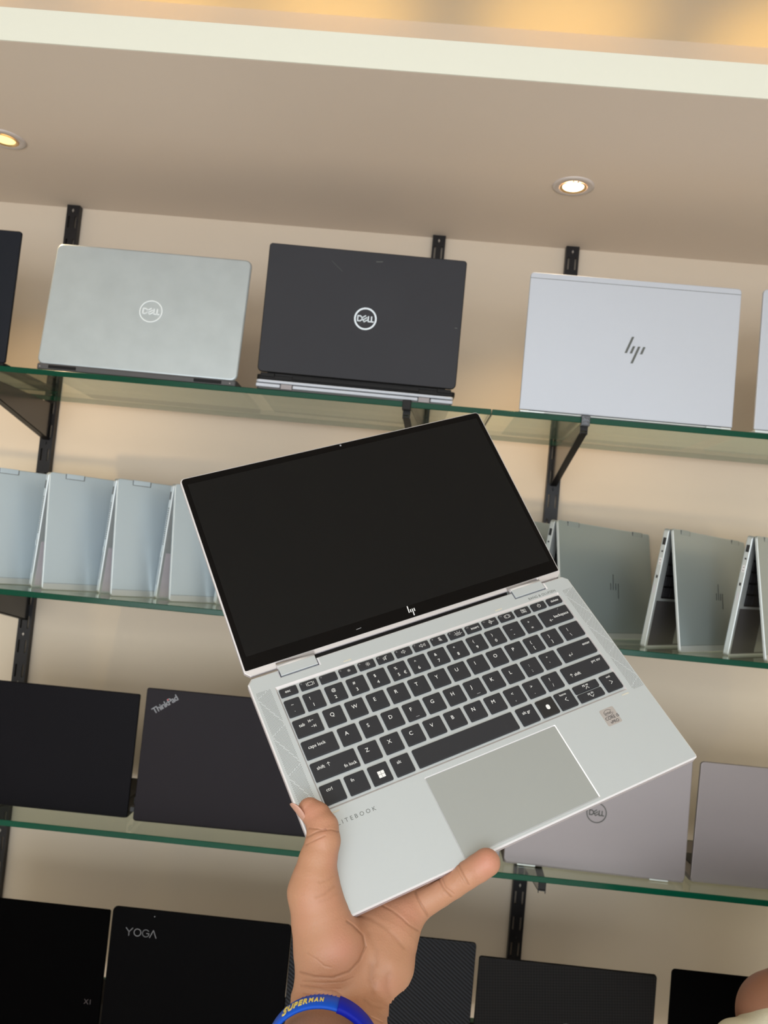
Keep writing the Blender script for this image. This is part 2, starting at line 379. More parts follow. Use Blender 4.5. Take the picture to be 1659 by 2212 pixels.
# ------------------------------------------------------------------ brackets
def bracket(xp, xf, z, label, clip=None):
    y0 = YW - .014; y1 = YF + .006; L = y0 - y1
    ang = math.atan2(xf - xp, L)                              # skewed a little when the clip is not in front of the upright
    e = empty('shelf_bracket', (xp, y0, z - TG), (0, 0, ang)); tag(e, label, 'bracket', 'black steel shelf brackets')
    hw = .0058; L2 = math.hypot(L, xf - xp)
    for sx in (-1, 1):
        b = MB(); xa, xb = sorted((sx * hw, sx * (hw - .0012)))
        prof = [(0, -.0005), (-L2, -.0005), (-L2, -.014), (0, -.070)]
        b.v = [(x, p[0], p[1]) for x in (xa, xb) for p in prof]
        b.f = [(0, 1, 2, 3), (7, 6, 5, 4)] + [(i, i + 4, (i + 1) % 4 + 4, (i + 1) % 4) for i in range(4)]; b.m = [0] * 6
        b.build('side_plate', M['plate'], e)
    b = MB(); b.v = [(x, y, zz) for x in (-hw, hw) for (y, zz) in ((-L2 + .001, -.0145), (0, -.0705), (0, -.0685), (-L2 + .001, -.0125))]
    b.f = [(0, 1, 2, 3), (7, 6, 5, 4)] + [(i, i + 4, (i + 1) % 4 + 4, (i + 1) % 4) for i in range(4)]; b.m = [0] * 6
    b.build('bottom_web', M['rubber'], e)
    b = MB(); b.box(-hw, hw, -L2 - .0008, -L2 + .0006, -.011, -.0004); b.box(-hw, -hw + .0013, -L2 - .0008, -L2 + .0006, -.017, -.010); b.box(hw - .0013, hw, -L2 - .0008, -L2 + .0006, -.017, -.010)
    b.build('end_lip', M['rubber'], e)
    if clip:
        c = MB(); hc = .0066; yq = -L2 - .010
        c.slab(-hc, hc, -.0040, TG + .0020, 0, .0035, .0015, .0008)
        o = c.build('edge_clip', M[clip], e, loc=(0, yq + .0025, 0), rot=(PI / 2, 0, 0))
        MB().box(-hc, hc, yq + .0, yq + .012, TG + .0002, TG + .0022).build('clip_top', M[clip], e)
        MB().box(-hc, hc, yq + .0, yq + .012, -.0045, -.0002).build('clip_foot', M[clip], e)
bracket(-.7068, -.7068, Z1, 'black steel shelf bracket under the top shelf, far left', 'rubber')
bracket(.012, -.0159, Z1, 'black steel bracket with rubber clip under the charcoal laptop', 'rubber')
bracket(.270, .2592, Z1, 'black steel bracket with crumpled grey tape clip under the top shelf', 'tape')
bracket(-.7068, -.7068, Z2, 'black steel bracket under the second shelf, left')
bracket(.270, .262, Z2, 'black steel bracket under the second shelf behind the held laptop')
bracket(-.7068, -.7068, Z3, 'black steel bracket under the third shelf, left')
bracket(.270, .2523, Z3, 'black steel bracket under the third shelf below the ring logo laptop')

# ================================================================== LAPTOPS STANDING ON THE SHELVES
def lid_obj(root, w, h, t, m, r, x0, zb, lean, edge=None, name='lid', bv=.0012):
    """standing lid: local x width, y up, +z the outer face (towards the room)"""
    o = MB().slab(0, w, 0, h, -t, 0, r, bv, 0, 1).build(name, [m, edge or m], root, loc=(x0, 0, zb), rot=(PI / 2 - lean, 0, 0))
    return o
def stand_laptop(name, label, x, y, z, yaw, lean, w, h, zb, mlid, mbase, r=.007, t=.0055, tb=.010, bv=.0012, group='laptops standing open on the shelves', edge=None, hinge='bar', depth=None):
    root = empty(name, (x, y, z), (0, 0, yaw)); tag(root, label, 'laptop', group)
    d = depth or h * .97
    d = min(d, YW - .012 - y)
    lid = lid_obj(root, w, h, t, mlid, r, 0, zb, lean, edge, bv=bv)
    MB().slab(.004, w - .004, .006, h - .004, -t - .0004, -t - .0001, .004, .0001).build('screen', M['bezel'], lid)
    base = MB().slab(0, w, .0005, d, .0012, tb, .006, .001).build('base', mbase, root)
    MB().slab(.02, w - .02, .03, d * .62, tb, tb + .0012, .002, .0004).build('keyboard', M['key'], root)
    MB().slab(w * .33, w * .66, d * .68, d * .97, tb, tb + .0003, .002, .0001).build('touchpad', M['pad'] if mbase is not M['black_plastic'] else M['plate'], root)
    if hinge == 'bar':
        MB().cylx(.016, w - .016, .0055 + .001, zb - .002, .0046).build('hinge', M['black_plastic'], root, smooth=False)
    for fx in (.02, w - .03): MB().box(fx, fx + .012, .012, .018, 0, .0014).build('foot', M['rubber'], root)
    return root, lid
# ---- top shelf
rt, ld = stand_laptop('laptop', 'smudged silver laptop with mirror ring emblem, leftmost full laptop on the top shelf', -.6035, 1.2465, Z1, R(1), R(6.8), .3172, .2052, .0095, M['silver_smudged'], M['dark_base'], r=.011, t=.007, tb=.011, hinge='none', depth=.245, bv=.003)
ld.data.polygons.foreach_set('use_smooth', [len(pp.vertices) == 4 for pp in ld.data.polygons])
place(dell_mesh(.0185, M['chrome_logo'], .09), 'emblem', ld, (.3172 * .527, .2052 * .50, .0002))
MB().slab(.0015, .3172 - .0005, -.0015, .009, .0015, .0088, .003, .0008).build('hinge_cover', M['dark_base'], rt)
for x0 in (.020, .250):
    MB().slab(x0, x0 + .044, -.0022, .004, .003, .0084, .001, .0005).build('hinge', M['black_plastic'], rt)
for x0 in (.007, .3075): MB().cyl(0, 0, .0007, 0, .0005, 8).build('screw', M['screw'], rt, loc=(x0, -.0022, .005), rot=(PI / 2, 0, 0))
MB().loft([([(.312, .002), (.320, .03), (.320, .045), (.312, .045)], 0.0005), ([(.312, .0), (.3182, .03), (.3182, .045), (.312, .045)], .008)]).build('corner_wedge', M['dark_base'], rt)

# closed silver laptop lying under the charcoal one
cl = empty('closed_laptop', (-.2550, 1.2475, Z1), (0, 0, R(1.7))); tag(cl, 'closed silver laptop lying flat under the charcoal laptop, hinge side out', 'laptop')
W2 = .3095
MB().slab(.002, W2 - .002, .001, .212, .0012, .0062, .004, .001).build('underside', M['dark_base'], cl)
MB().slab(0, .0385, 0, .01, .0048, .0104, .002, .0012).build('base_edge', M['silver_pale'], cl)
MB().slab(.0578, W2 - .055, 0, .01, .0048, .0104, .001, .0012).build('base_edge', M['silver_pale'], cl)
MB().slab(W2 - .0355, W2, 0, .01, .0048, .0104, .002, .0012).build('base_edge', M['silver_pale'], cl)
MB().slab(0, W2, .0098, .213, .0048, .0104, .004, .001).build('base', M['silver_pale'], cl)
for x0 in (.0393, W2 - .0543):
    MB().slab(x0, x0 + .0178, -.0006, .009, .0028, .0112, .0008, .0008).build('hinge', M['mauve'], cl)
MB().slab(0, W2, .0004, .213, .0116, .0164, .005, .0013).build('lid', M['silver_pale'], cl)
for fx in (.03, .26): MB().box(fx, fx + .02, .02, .03, 0, .0014).build('foot', M['rubber'], cl)
ZC1 = Z1 + .0164
rt, ld = stand_laptop('laptop', 'charcoal laptop with white ring emblem standing on a closed silver laptop', -.2555, 1.2505, ZC1, R(1.7), R(-1.0), .3126, .2050, .0125, M['charcoal'], M['black_plastic'], r=(.008, .008, .005, .005), t=.006, tb=.0085, edge=M['black_plastic'])
place(dell_mesh(.0178, M['white_logo'], .15), 'emblem', ld, (.3126 * .516, .2050 * .478, .0002))
MB().slab(.006, .028, -.001, .006, .005, .011, .001, .0005).build('hinge_end', M['black_plastic'], rt)
MB().slab(.312 - .028, .312 - .006, -.001, .006, .005, .011, .001, .0005).build('hinge_end', M['black_plastic'], rt)
MB().slab(.056, .256, -.0015, .004, .0035, .009, .001, .0005).build('vent_bar', M['black_plastic'], rt)
for p, q, wd in (((.10, .185), (.118, .170), .0004), ((.152, .0885), (.160, .094), .0003), ((.17, .19), (.180, .191), .0012), ((.303, .097), (.306, .0968), .0012)):
    MB().strokes([[p, q]], wd, 0, .00008).build('scratch', M['grey_logo'], ld, loc=(0, 0, .00005))

rt, ld = stand_laptop('laptop', 'pale silver laptop with grey slanted bar emblem and grooved top strip', .1569, 1.2450, Z1, R(-.2), 0, .3259, .2168, .0045, M['silver_pale'], M['silver'], r=(.001, .001, .006, .006), t=.005, tb=.0035, edge=M['silver_pale'], depth=.240)
place(hp_mesh(.0415, M['grey_logo'], .36, .088), 'emblem', ld, (.3259 * .518, .2168 * .492, .0002))
MB().box(.0005, .3254, .2168 - .0097, .2168 - .0090, 0, .0001).build('groove', M['grey_logo'], ld)
for x0 in (.001, .286): MB().slab(x0, x0 + .038, -.0015, .002, .0006, .0030, .0006, .0004).build('hinge', M['silver'], rt)
MB().box(.045, .282, .002, .010, .0002, .0046).build('hinge_shadow_bar', M['dark_base'], rt)  # dark strip standing in for the shade under the lid

rt, ld = stand_laptop('laptop', 'pale silver laptop cut off by the right edge of the photo, top shelf', .5170, 1.2465, Z1, 0, 0, .3259, .2200, .0055, M['silver_pale'], M['silver'], r=(.002, .002, .007, .007), t=.005, tb=.0045, edge=M['silver_pale'])
MB().slab(.001, .04, -.0015, .002, .0006, .0045, .0006, .0004).build('hinge', M['silver'], rt)
rt, ld = stand_laptop('laptop', 'navy black laptop cut off by the left edge of the photo, top shelf', -.6560 - .320, 1.2500, Z1, R(0), R(1), .320, .2150, .0060, M['navy'], M['black_plastic'], r=.004, t=.006, tb=.006, hinge='bar')

# ---- third shelf
rt, ld = stand_laptop('laptop', 'plain black laptop at the left end of the third shelf', -.7245, 1.3020, Z3, 0, 0, .3253, .1940, .0025, M['black_soft'], M['black_plastic'], r=.003, tb=.009, hinge='none')
rt, ld = stand_laptop('laptop', 'plum black laptop with slanted grey word mark in its upper left corner', -.3870, 1.2935, Z3, R(1.3), R(.5), .3080, .2070, .0025, M['plum'], M['black_plastic'], r=.003, tb=.009, hinge='none')
place(text_mesh('ThinkPad', .0137, M['faint_logo'], .014, .0001, .88), 'emblem', ld, (.0155, .2070 - .0400, .0002), (0, 0, R(36)))
MB().cyl(0, 0, .0011, 0, .0003, 12).build('red_dot', M['red'], ld, loc=(.0350, .2070 - .0155, .0002))
for i in range(3):
    MB().box(-.0085, -.001, .010 + i * .018, .020 + i * .018, .012 + .006 * i, .019 + .010 * i).build('side_port', M['port'], rt)
rt, ld = stand_laptop('laptop', 'mauve silver laptop peeping out under the held laptop, left of the ring emblem laptop', -.0710, 1.2835, Z3, 0, 0, .2615, .2080, .0025, M['mauve'], M['mauve'], r=.008, tb=.008, hinge='none')
rt, ld = stand_laptop('laptop', 'mauve silver laptop with dark ring emblem on the third shelf', .1965, 1.2810, Z3, R(-1.6), 0, .2750, .1960, .0025, M['mauve'], M['mauve'], r=.008, t=.006, tb=.008, hinge='none')
place(dell_mesh(.0155, M['dark_logo'], .10), 'emblem', ld, (.2750 * .492, .0895, .0002))
for x0 in (.021, .222): MB().slab(x0, x0 + .028, -.0015, .003, .0008, .0030, .0006, .0004).build('hinge', M['silver'], rt)
rt, ld = stand_laptop('laptop', 'plain mauve silver laptop at the right end of the third shelf', .4840, 1.2840, Z3, 0, R(-3), .3100, .1835, .0025, M['mauve'], M['mauve'], r=.006, tb=.008, hinge='none')

# ---- lowest shelf
def low(x, w, top, m, label, r=.004, yaw=0):
    return stand_laptop('laptop', label, x, 1.265, Z4, yaw, 0, w, H0 + top - Z4 - .010, .010, m, M['black_plastic'], r=r, tb=.009, hinge='none')
rt, ld = low(-.3973 - .320, .320, -.5800, M['deep'], 'deep black laptop with faint red grey mark, left end of the lowest shelf', .003)
place(text_mesh('X1', .0105, M['x_logo'], 0, .0001), 'emblem', ld, (.320 - .0255, .0695, .0002))
rt, ld = low(-.3937, .2765, -.5730, M['yoga'], 'satin black laptop with thin four letter word mark on the lowest shelf', .007)
eg = MB(); hh = .0115
eg.strokes([[(0, hh), (.0052, hh * .5), (.0104, hh)], [(.0052, hh * .5), (.0052, 0)]], .0010, 0, .0002)
cxs = .0182; eg.ring(cxs, hh / 2, hh / 2 - .0010, hh / 2, 0, .0002, 28)
c2 = .0312; arc = [(c2 + (hh / 2 - .0005) * math.cos(a), hh / 2 + (hh / 2 - .0005) * math.sin(a)) for a in [R(40 + 290 * i / 16) for i in range(17)]]
eg.strokes([arc, [arc[-1], (c2 + hh / 2 - .0008, hh / 2), (c2 + .001, hh / 2)]], .0010, 0, .0002)
eg.strokes([[(.0375, 0), (.0425, hh), (.0475, 0)]], .0010, 0, .0002)
eg.build('emblem', M['faint_logo'], ld, loc=(.0235, H0 - .5730 - Z4 - .010 - .0330 - .0075, .0002))
MB().cyl(0, 0, .0009, 0, .0002, 8).build('speck', M['faint_logo'], ld, loc=(.0655, H0 - .5730 - Z4 - .010 - .0085, .0001))
rt, ld = low(-.1165, .2811, -.5700, M['carbon'], 'black laptop in diagonal ribbed film behind the wrist, lowest shelf', .005)
rt, ld = low(.1702, .2679, -.5885, M['weave'], 'black laptop in fine woven film with faint ring emblem, lowest shelf', .004, R(.0))
place(dell_mesh(.0155, M['faint_logo'], .07), 'emblem', ld, (.2679 * .518, .1028, .0002))
rt, ld = low(.4599, .300, -.5771, M['deep'], 'deep black laptop beside the bare elbow, right end of the lowest shelf', .006)

# ---- second shelf: convertible laptops standing like tents
TW, TH, TA = .283, .194, R(8.0)
def tent(kind):
    left = kind == 'left'; TA = R(7.0) if left else R(8.0)
    m = M['tent_left'] if left else M['tent_right']
    root = empty('tent_laptop'); t = .0045; tb = .0095
    # outer panel (lid): local x width, y up from its foot, +z outward
    up = TH
    lid = MB().slab(0, TW, 0, up, -t, 0, .005, .0010, 0, 1).build('lid', [m, M['silver']], root, loc=(0, -up * math.sin(TA), .0004), rot=(PI / 2 - TA, 0, 0))
    MB().box(.002, TW - .002, .0105, .0109, 0, .00008).build('groove', M['grey_logo'], lid)
    MB().slab(.001, TW - .001, .0008, .0100, 0, .0003, .003, .0001).build('edge_band', M['silver'], lid)
    MB().slab(.004, TW - .004, .004, up - .006, -t - .0003, -t - .0001, .003, .0001).build('screen', M['bezel'], lid)
    base = MB().slab(0, TW, 0, up, 0, tb, .005, .0014).build('base', M['silver'], root, loc=(0, up * math.sin(TA) + .0055 + tb, .0004), rot=(PI / 2 + TA, 0, 0))
    if not left:
        place(hp_mesh(.042, M['dark_logo'], .05, .030), 'emblem', lid, (TW * .56, up * .47, .0002), (0, 0, PI))
    # deck of the base faces the lid: local +z
    MB().slab(.018, TW - .018, up * .42, up * .92, tb, tb + .0002, .002, .0001).build('keyboard_well', M['black_plastic'], base)
    kb = MB()
    for r_ in range(5):
        n = 14 if r_ else 10
        for k in range(n):
            x0 = .021 + k * (TW - .042) / n; kb.box(x0, x0 + (TW - .042) / n - .003, up * .435 + r_ * .0182, up * .435 + r_ * .0182 + .0150, tb, tb + .0012)
    o = kb.build('keys', M['key'], base); o['kind'] = 'stuff'
    MB().slab(TW * .33, TW * .66, .006, up * .36, tb, tb + .0002, .001, .0001).build('touchpad', M['pad'], base)
    MB().slab(.006, TW - .006, .004, up * .40, tb - .0002, tb + .00005, .001, .0001).build('palm_rest', M['dark_base'] if not left else M['held_side'], base)
    # hinges on the top edge
    for x0 in (.027, TW - .058):
        MB().box(x0 - .0006, x0 + .0316, -.0009, .0001, -.0093, -.0002).build('hinge_gap', M['dark_base'], root, loc=(0, -.0002, up * math.cos(TA)))
        MB().slab(x0, x0 + .031, -.0012, .0140, -.0080, .0006, .001, .0005).build('hinge', m, root, loc=(0, 0, up * math.cos(TA)))
    # features on the visible side (x = 0)
    if left:
        vt = MB()
        for i in range(18):
            y0 = up * .78 - i * .00355; vt.box(-.0002, .0002, y0, y0 + .0021, .0032, .0062)
        v = vt.build('vent_holes', M['port'], base); v['kind'] = 'stuff'
        for (a, c, z0, z1) in ((up * .86, up * .93, .002, .006), (up * .12, up * .36, .0042, .0052)): MB().box(-.0002, .0002, a, c, z0, z1).build('port', M['dark_base'], base)
        MB().box(-.0012, 0, up * .37, up * .41, .003, .0075).build('button', M['silver'], base)
    else:
        for (a, c, z0, z1, mm) in ((up * .865, up * .925, .0022, .0074, 'port'), (up * .70, up * .755, .0028, .0068, 'chrome'), (up * .585, up * .61, .0032, .0060, 'port'), (up * .46, up * .53, .0036, .0054, 'held_side')):
            MB().box(-.0003, .0003, a, c, z0, z1).build('port', M[mm], base)
        MB().cyl(0, 0, .0016, 0, .0004, 14).build('audio_jack', M['port'], base, loc=(-.0003, up * .81, .0048), rot=(0, PI / 2, 0))
        for q in (.712, .738): MB().box(-.0005, .0003, up * q - .0006, up * q + .0006, .0040, .0060).build('port_tongue', M['port'], base)
    return root
def copy_tree(o, parent=None):
    c = o.copy(); sc.collection.objects.link(c); c.parent = parent
    for ch in o.children: copy_tree(ch, c)
    return c
def put(o, x, y, yaw, label, g):
    # (x, y) is the left end of the ridge
    o.location = (x, y, Z2); o.rotation_euler = (0, 0, yaw); tag(o, label, 'laptop', g)
TL = tent('left'); first = True
for x, y, a, lab in ((-.708, 1.320, 44, 'silver tent laptop cut off by the left edge, second shelf'), (-.594, 1.319, 44, 'silver tent laptop second from the left on the second shelf'),
                (-.482, 1.323, 42.4, 'silver tent laptop third from the left on the second shelf'), (-.386, 1.325, 41.5, 'silver tent laptop half hidden by the held screen, left group'),
                (-.285, 1.325, 41.5, 'silver tent laptop at the right end of the left group, behind the held screen')):
    o = TL if first else copy_tree(TL); first = False; put(o, x, y, R(a), lab, 'silver laptops standing like tents, left group')
TR = tent('right'); first = True
for x, y, a, lab in ((.115, 1.334, 44, 'grey green tent laptop mostly hidden right of the held screen'), (.247, 1.336, 42.9, 'grey green tent laptop just right of the held laptop, bar emblem'),
                (.421, 1.293, 46.0, 'grey green tent laptop showing its keyboard, second from the right edge'), (.548, 1.282, 44, 'tent laptop with bright side edge, cut off by the right edge')):
    o = TR if first else copy_tree(TR); first = False; put(o, x, y, R(a), lab, 'grey green laptops standing like tents, right group')

# ================================================================== THE HELD LAPTOP
def ortho(Rm):
    u, _, v = np.linalg.svd(np.array(Rm)); return u @ v
RB = ortho([[0.86436, -0.4978, 0.07128], [0.36518, 0.5239, -0.76953], [0.34572, 0.69118, 0.63462]]); TBs = (-0.01897, 0.53443, -0.2365 + H0)
RL = ortho([[0.86415, -0.46097, 0.20188], [0.36873, 0.30701, -0.87737], [0.34246, 0.83262, 0.43528]]); TLs = (-0.11492, 0.64125, -0.10496 + H0)
MBs = Matrix([[*RB[i], TBs[i]] for i in range(3)] + [[0, 0, 0, 1]]); MLs = Matrix([[*RL[i], TLs[i]] for i in range(3)] + [[0, 0, 0, 1]])
hl = empty('held_laptop', mw=MBs); tag(hl, 'open silver convertible laptop with black screen held up in a hand', 'laptop')
mm_ = .001
def P2(L): return [(x * mm_, y * mm_) for x, y in L]
WB, HB = 302.6, 188.7
# deck outline with chamfered rear corners and hinge notches
outer = P2([(2.5, 0), (WB - 2.5, 0), (WB - .7, .7), (WB, 2.5), (WB, HB - 4.2), (WB - 4.2, HB), (277.2, HB), (277.2, 182.2), (244.6, 182.2), (244.6, HB), (58.8, HB), (58.8, 182.2), (26.2, 182.2), (26.2, HB), (4.2, HB), (0, HB - 4.2), (0, 2.5), (.7, .7)])
def inset(pts, d):
    n = len(pts); out = []
    for i in range(n):
        a, b, c = Vector(pts[i - 1]), Vector(pts[i]), Vector(pts[(i + 1) % n]); e1 = (b - a).normalized(); e2 = (c - b).normalized()
        n1 = Vector((-e1.y, e1.x)); n2 = Vector((-e2.y, e2.x)); k = n1 + n2; k = k / max(k.dot(n1), .3)
        out.append(tuple(b + k * d))
    return out
bm = bmesh.new()
def loop(pts, z): return [bm.verts.new((p[0], p[1], z)) for p in pts]
def skin(A, Bq, mi=0):
    n = len(A)
    for i in range(n):
        j = (i + 1) % n; f = bm.faces.new((A[i], A[j], Bq[j], Bq[i])); f.material_index = mi
oi = inset(outer, .0011)
Lt = loop(oi, 0); Lc = loop(outer, -.0011); Lb = loop(outer, -.0062); Lbi = loop(inset(outer, .004), -.012)
kt = rrect(.0185, .2848, .0700, .1748, .0006, 2); kbm = rrect(.0196, .2838, .0715, .1728, .0006, 2)
tpo = rrect(.0943, .2103, .0030, .0656, .0008, 2); tpi = rrect(.0950, .2093, .0036, .0650, .0006, 2)
Kt = loop(kt, 0); Kb = loop(kbm, -.0011); Tt = loop(tpo, 0); Tb = loop(tpi, -.0006)
es = []
for L in (Lt, Kt, Tt): es += [bm.edges.new((a, b)) for a, b in zip(L, L[1:] + L[:1])]
bmesh.ops.triangle_fill(bm, edges=es, use_beauty=True)
skin(Lt, Lc, 1); skin(Lc, Lb, 2); skin(Lb, Lbi, 2); bm.faces.new(Lbi).material_index = 2
skin(Kt, Kb, 3); bm.faces.new(Kb); skin(Tt, Tb, 1); bm.faces.new(Tb)
bmesh.ops.recalc_face_normals(bm, faces=bm.faces)
me = bpy.data.meshes.new('base'); bm.to_mesh(me); bm.free()
for k in ('held', 'chrome', 'held_side', 'held_chin'): me.materials.append(M[k])
base = place(me, 'base', hl)
MB().slab(.0952, .2095, .0038, .0648, -.0009, -.0003, .0005, .0001).build('touchpad', M['pad'], hl)
# hinges
for x0, x1 in ((27.0, 58.0), (245.4, 276.4)):
    hb = MB(); hb.slab(x0 * mm_, x1 * mm_, .1829, .1912, -.0075, -.0001, .0004, .0003)
    ho = hb.build('hinge', M['held'], hl)
    MB().cylx(x0 * mm_, x1 * mm_, .1912, -.0040, .0038, 20).build('hinge_barrel', M['chrome'], ho, smooth=True)
# rubber pads
for (a, y) in ((77.3, 177.0), (220.2, 176.8), (277.0, 67.0), (20.8, 67.2)):
    MB().slab(a * mm_, (a + 7) * mm_, (y - .5) * mm_, (y + .5) * mm_, 0, .0004, .0005, .0001).build('rubber_pad', M['padrubber'], hl)
# speaker grilles: staggered dots with diagonal gaps
def grille(x0, x1, y0, y1, name):
    b = MB(); pitch = 1.25; rr = .27; row = 0; y = y0
    while y <= y1:
        x = x0 + (pitch / 2 if row % 2 else 0)
        while x <= x1:
            gap = False
            per = 33.0
            ph = (y - y0) / per
            fx = (x - x0) / (x1 - x0)
            for ln in (((y - y0) - 6.0 * fx - 2) % per, ):
                if ln < .70: gap = True
            q = ((y - y0) - 6.0 * fx - 2) % per
            tdiag = q / per
            if abs(fx - (1.05 - tdiag * 1.1)) < .035: gap = True
            if not gap: b.v += [(( x + rr * math.cos(a)) * mm_, (y + rr * math.sin(a)) * mm_, .00003) for a in [2 * PI * i / 6 for i in range(6)]]; n = len(b.v); b.f.append(tuple(range(n - 6, n))); b.m.append(0)
            x += pitch
        y += pitch * .62; row += 1
    o = b.build(name, M['hole'], hl); o['kind'] = 'stuff'; return o
grille(3.4, 15.2, 68.5, 174.8, 'speaker_grille'); grille(289.8, 301.0, 68.5, 174.8, 'speaker_grille')
# keys
_km = {}
def keymesh(w_, h_, m):
    k = (round(w_, 2), round(h_, 2), m.name)
    if k not in _km:
        def o(i, z, r): return (rrect(i, w_ * mm_ - i, i, h_ * mm_ - i, r), z)
        b = MB(); b.loft([o(0, -.0010, .0009), o(.0001, .0001, .0009), o(.00022, .00045, .0009), o(.0005, .0006, .0007)]); _km[k] = b.mesh('key', m)
    return _km[k]
def key(x0, x1, y0, y1, legs=(), m=None):
    o = place(keymesh(x1 - x0, y1 - y0, m or M['key']), 'key', hl, (x0 * mm_, y0 * mm_, 0))
    for L in legs:
        if isinstance(L[0], str):
            t, dx, dy, size = L[:4]; mt = L[4] if len(L) > 4 else M['legend']
            place(text_mesh(t, size * mm_, mt, 0), 'legend', o, (dx * mm_, dy * mm_, .00064))
        else:
            L[0](o, *L[1:])
    return o
def icon(o, lines, wd=.28, m=None):
    MB().strokes([[(x * mm_, y * mm_) for x, y in ln] for ln in lines], wd * mm_, 0, .00004).build('legend', m or M['legend'], o, loc=(0, 0, .00064))
P = 18.24
R1, R2, R3, R4, R5, RF = (146.2, 161.0), (128.1, 142.9), (109.8, 124.7), (91.8, 106.5), (73.2, 88.3), (164.3, 171.5)
# row 1
key(20.4, 33.0, *R1, [('~', 4.4, 8.6, 3.6), ('`', 5.0, 1.6, 3.6)])
tops = '!@#$%^&*()_+'; bots = '1234567890-='
for i in range(12):
    x = 35.6 + P * i; L = [(tops[i], 4.3, 8.8, 3.6), (bots[i], 4.8, 2.6, 4.0)]
    if bots[i] == '5': L.append(('€', 10.3, 2.8, 3.8))
    key(x, x + 15.2, *R1, L)
arrow_l = lambda o, x, y: icon(o, [[(x, y), (x + 3.2, y)], [(x + 1.1, y + 1.1), (x, y), (x + 1.1, y - 1.1)]])
key(254.3, 283.2, *R1, [(arrow_l, 6.2, 4.6), ('backspace', 11.6, 5.6, 3.7)])
# row 2
tab = lambda o: (icon(o, [[(15.6, 10.4), (12.4, 10.4)], [(13.4, 11.4), (12.4, 10.4), (13.4, 9.4)], [(11.8, 11.5), (11.8, 9.3)]]), icon(o, [[(12.4, 5.4), (15.4, 5.4)], [(14.4, 6.4), (15.4, 5.4), (14.4, 4.4)], [(16.0, 6.5), (16.0, 4.3)]]))
key(20.4, 41.6, *R2, [('tab', 3.8, 8.0, 3.7), (tab,)])
for i, c in enumerate('QWERTYUIOP'): key(44.9 + P * i, 60.1 + P * i, *R2, [(c, 4.4, 7.6, 4.4)])
for i, (a, c) in enumerate((('{', '['), ('}', ']'))): key(44.9 + P * (10 + i), 60.1 + P * (10 + i), *R2, [(a, 4.5, 8.4, 3.6), (c, 4.8, 3.0, 3.6)])
key(264.1, 283.2, *R2, [('|', 5.2, 8.6, 3.6), ('\\', 5.6, 2.8, 3.8)])
# row 3
key(20.4, 46.3, *R3, [('caps lock', 3.8, 7.6, 3.7)])
for i, c in enumerate('ASDFGHJKL'):
    L = [(c, 4.4, 7.6, 4.4)]
    if c in 'FJ': L.append((lambda o: icon(o, [[(6.6, 1.9), (9.4, 1.9)]], .4, M['legend_dim']),))
    key(49.4 + P * i, 64.6 + P * i, *R3, L)
for i, (a, c) in enumerate(((':', ';'), ('"', "'"))): key(49.4 + P * (9 + i), 64.6 + P * (9 + i), *R3, [(a, 5.0, 8.2, 3.8), (c, 5.2, 3.0, 3.8)])
key(250.4, 283.2, *R3, [(lambda o: icon(o, [[(6.2, 4.8), (9.6, 4.8), (9.6, 6.6)], [(7.3, 5.9), (6.2, 4.8), (7.3, 3.7)]]),), ('enter', 23.2, 9.2, 3.5)])
# row 4
key(20.4, 55.4, *R4, [('shift', 3.8, 8.2, 3.7), (lambda o: icon(o, [[(13.2, 8.2), (13.2, 11.2)], [(12.1, 10.1), (13.2, 11.2), (14.3, 10.1)]]),), ('fn lock', 23.2, 2.6, 3.6)])
for i, c in enumerate('ZXCVBNM'): key(58.4 + P * i, 73.6 + P * i, *R4, [(c, 4.4, 7.6, 4.4)])
for i, (a, c) in enumerate((('<', ','), ('>', '.'), ('?', '/'))): key(58.4 + P * (7 + i), 73.6 + P * (7 + i), *R4, [(a, 4.8, 8.2, 3.8), (c, 5.2, 2.8, 3.8)])
key(241.7, 283.2, *R4, [(lambda o: icon(o, [[(6.0, 4.4), (6.0, 7.4)], [(4.9, 6.3), (6.0, 7.4), (7.1, 6.3)]]),), ('shift', 8.4, 4.4, 3.7), ('prt scr', 29.2, 10.0, 3.4)])
# row 5
key(20.4, 36.8, *R5, [('ctrl', 4.0, 9.4, 3.5)]); key(39.6, 55.4, *R5, [('fn', 4.0, 9.4, 3.5)])
def winlogo(o):
    b = MB()
    for (x, y) in ((5.6, 6.8), (8.3, 6.8), (5.6, 4.1), (8.3, 4.1)): b.box(x * mm_, (x + 2.45) * mm_, y * mm_, (y + 2.45) * mm_, 0, .00004)
    b.build('legend', M['legend'], o, loc=(0, 0, .00064))
key(58.2, 73.6, *R5, [(winlogo,)]); key(76.6, 91.6, *R5, [('alt', 3.9, 9.2, 3.5)]); key(95.0, 182.9, *R5)
key(186.6, 202.3, *R5, [('alt gr', 3.8, 8.8, 3.5)])
def finger(o):
    b = MB(); b.v = []; b.prism([((8.0 + q[0]) * mm_, (7.4 + q[1]) * mm_) for q in rrect(-1.6, 1.6, -2.1, 2.1, 1.5, 4)], 0, .00004); b.build('fingerprint_sensor', M['legend'], o, loc=(0, 0, .00064))
key(205.3, 220.9, *R5, [(finger,)], M['port'])
key(223.2, 238.9, *R5, [('home', 4.2, 11.6, 2.7, M['legend']), (lambda o: icon(o, [[(9.0, 9.2), (6.8, 7.6), (9.0, 6.0)]], .35),)])
key(241.7, 265.2, 81.4, 88.3, [('pg up', 8.6, 4.2, 2.6, M['legend']), (lambda o: icon(o, [[(10.4, 1.4), (12.0, 3.2), (13.6, 1.4)]], .35),)])
key(241.7, 265.2, 73.2, 80.6, [('pg dn', 8.6, 4.4, 2.6, M['legend']), (lambda o: icon(o, [[(10.4, 3.4), (12.0, 1.6), (13.6, 3.4)]], .35),)])
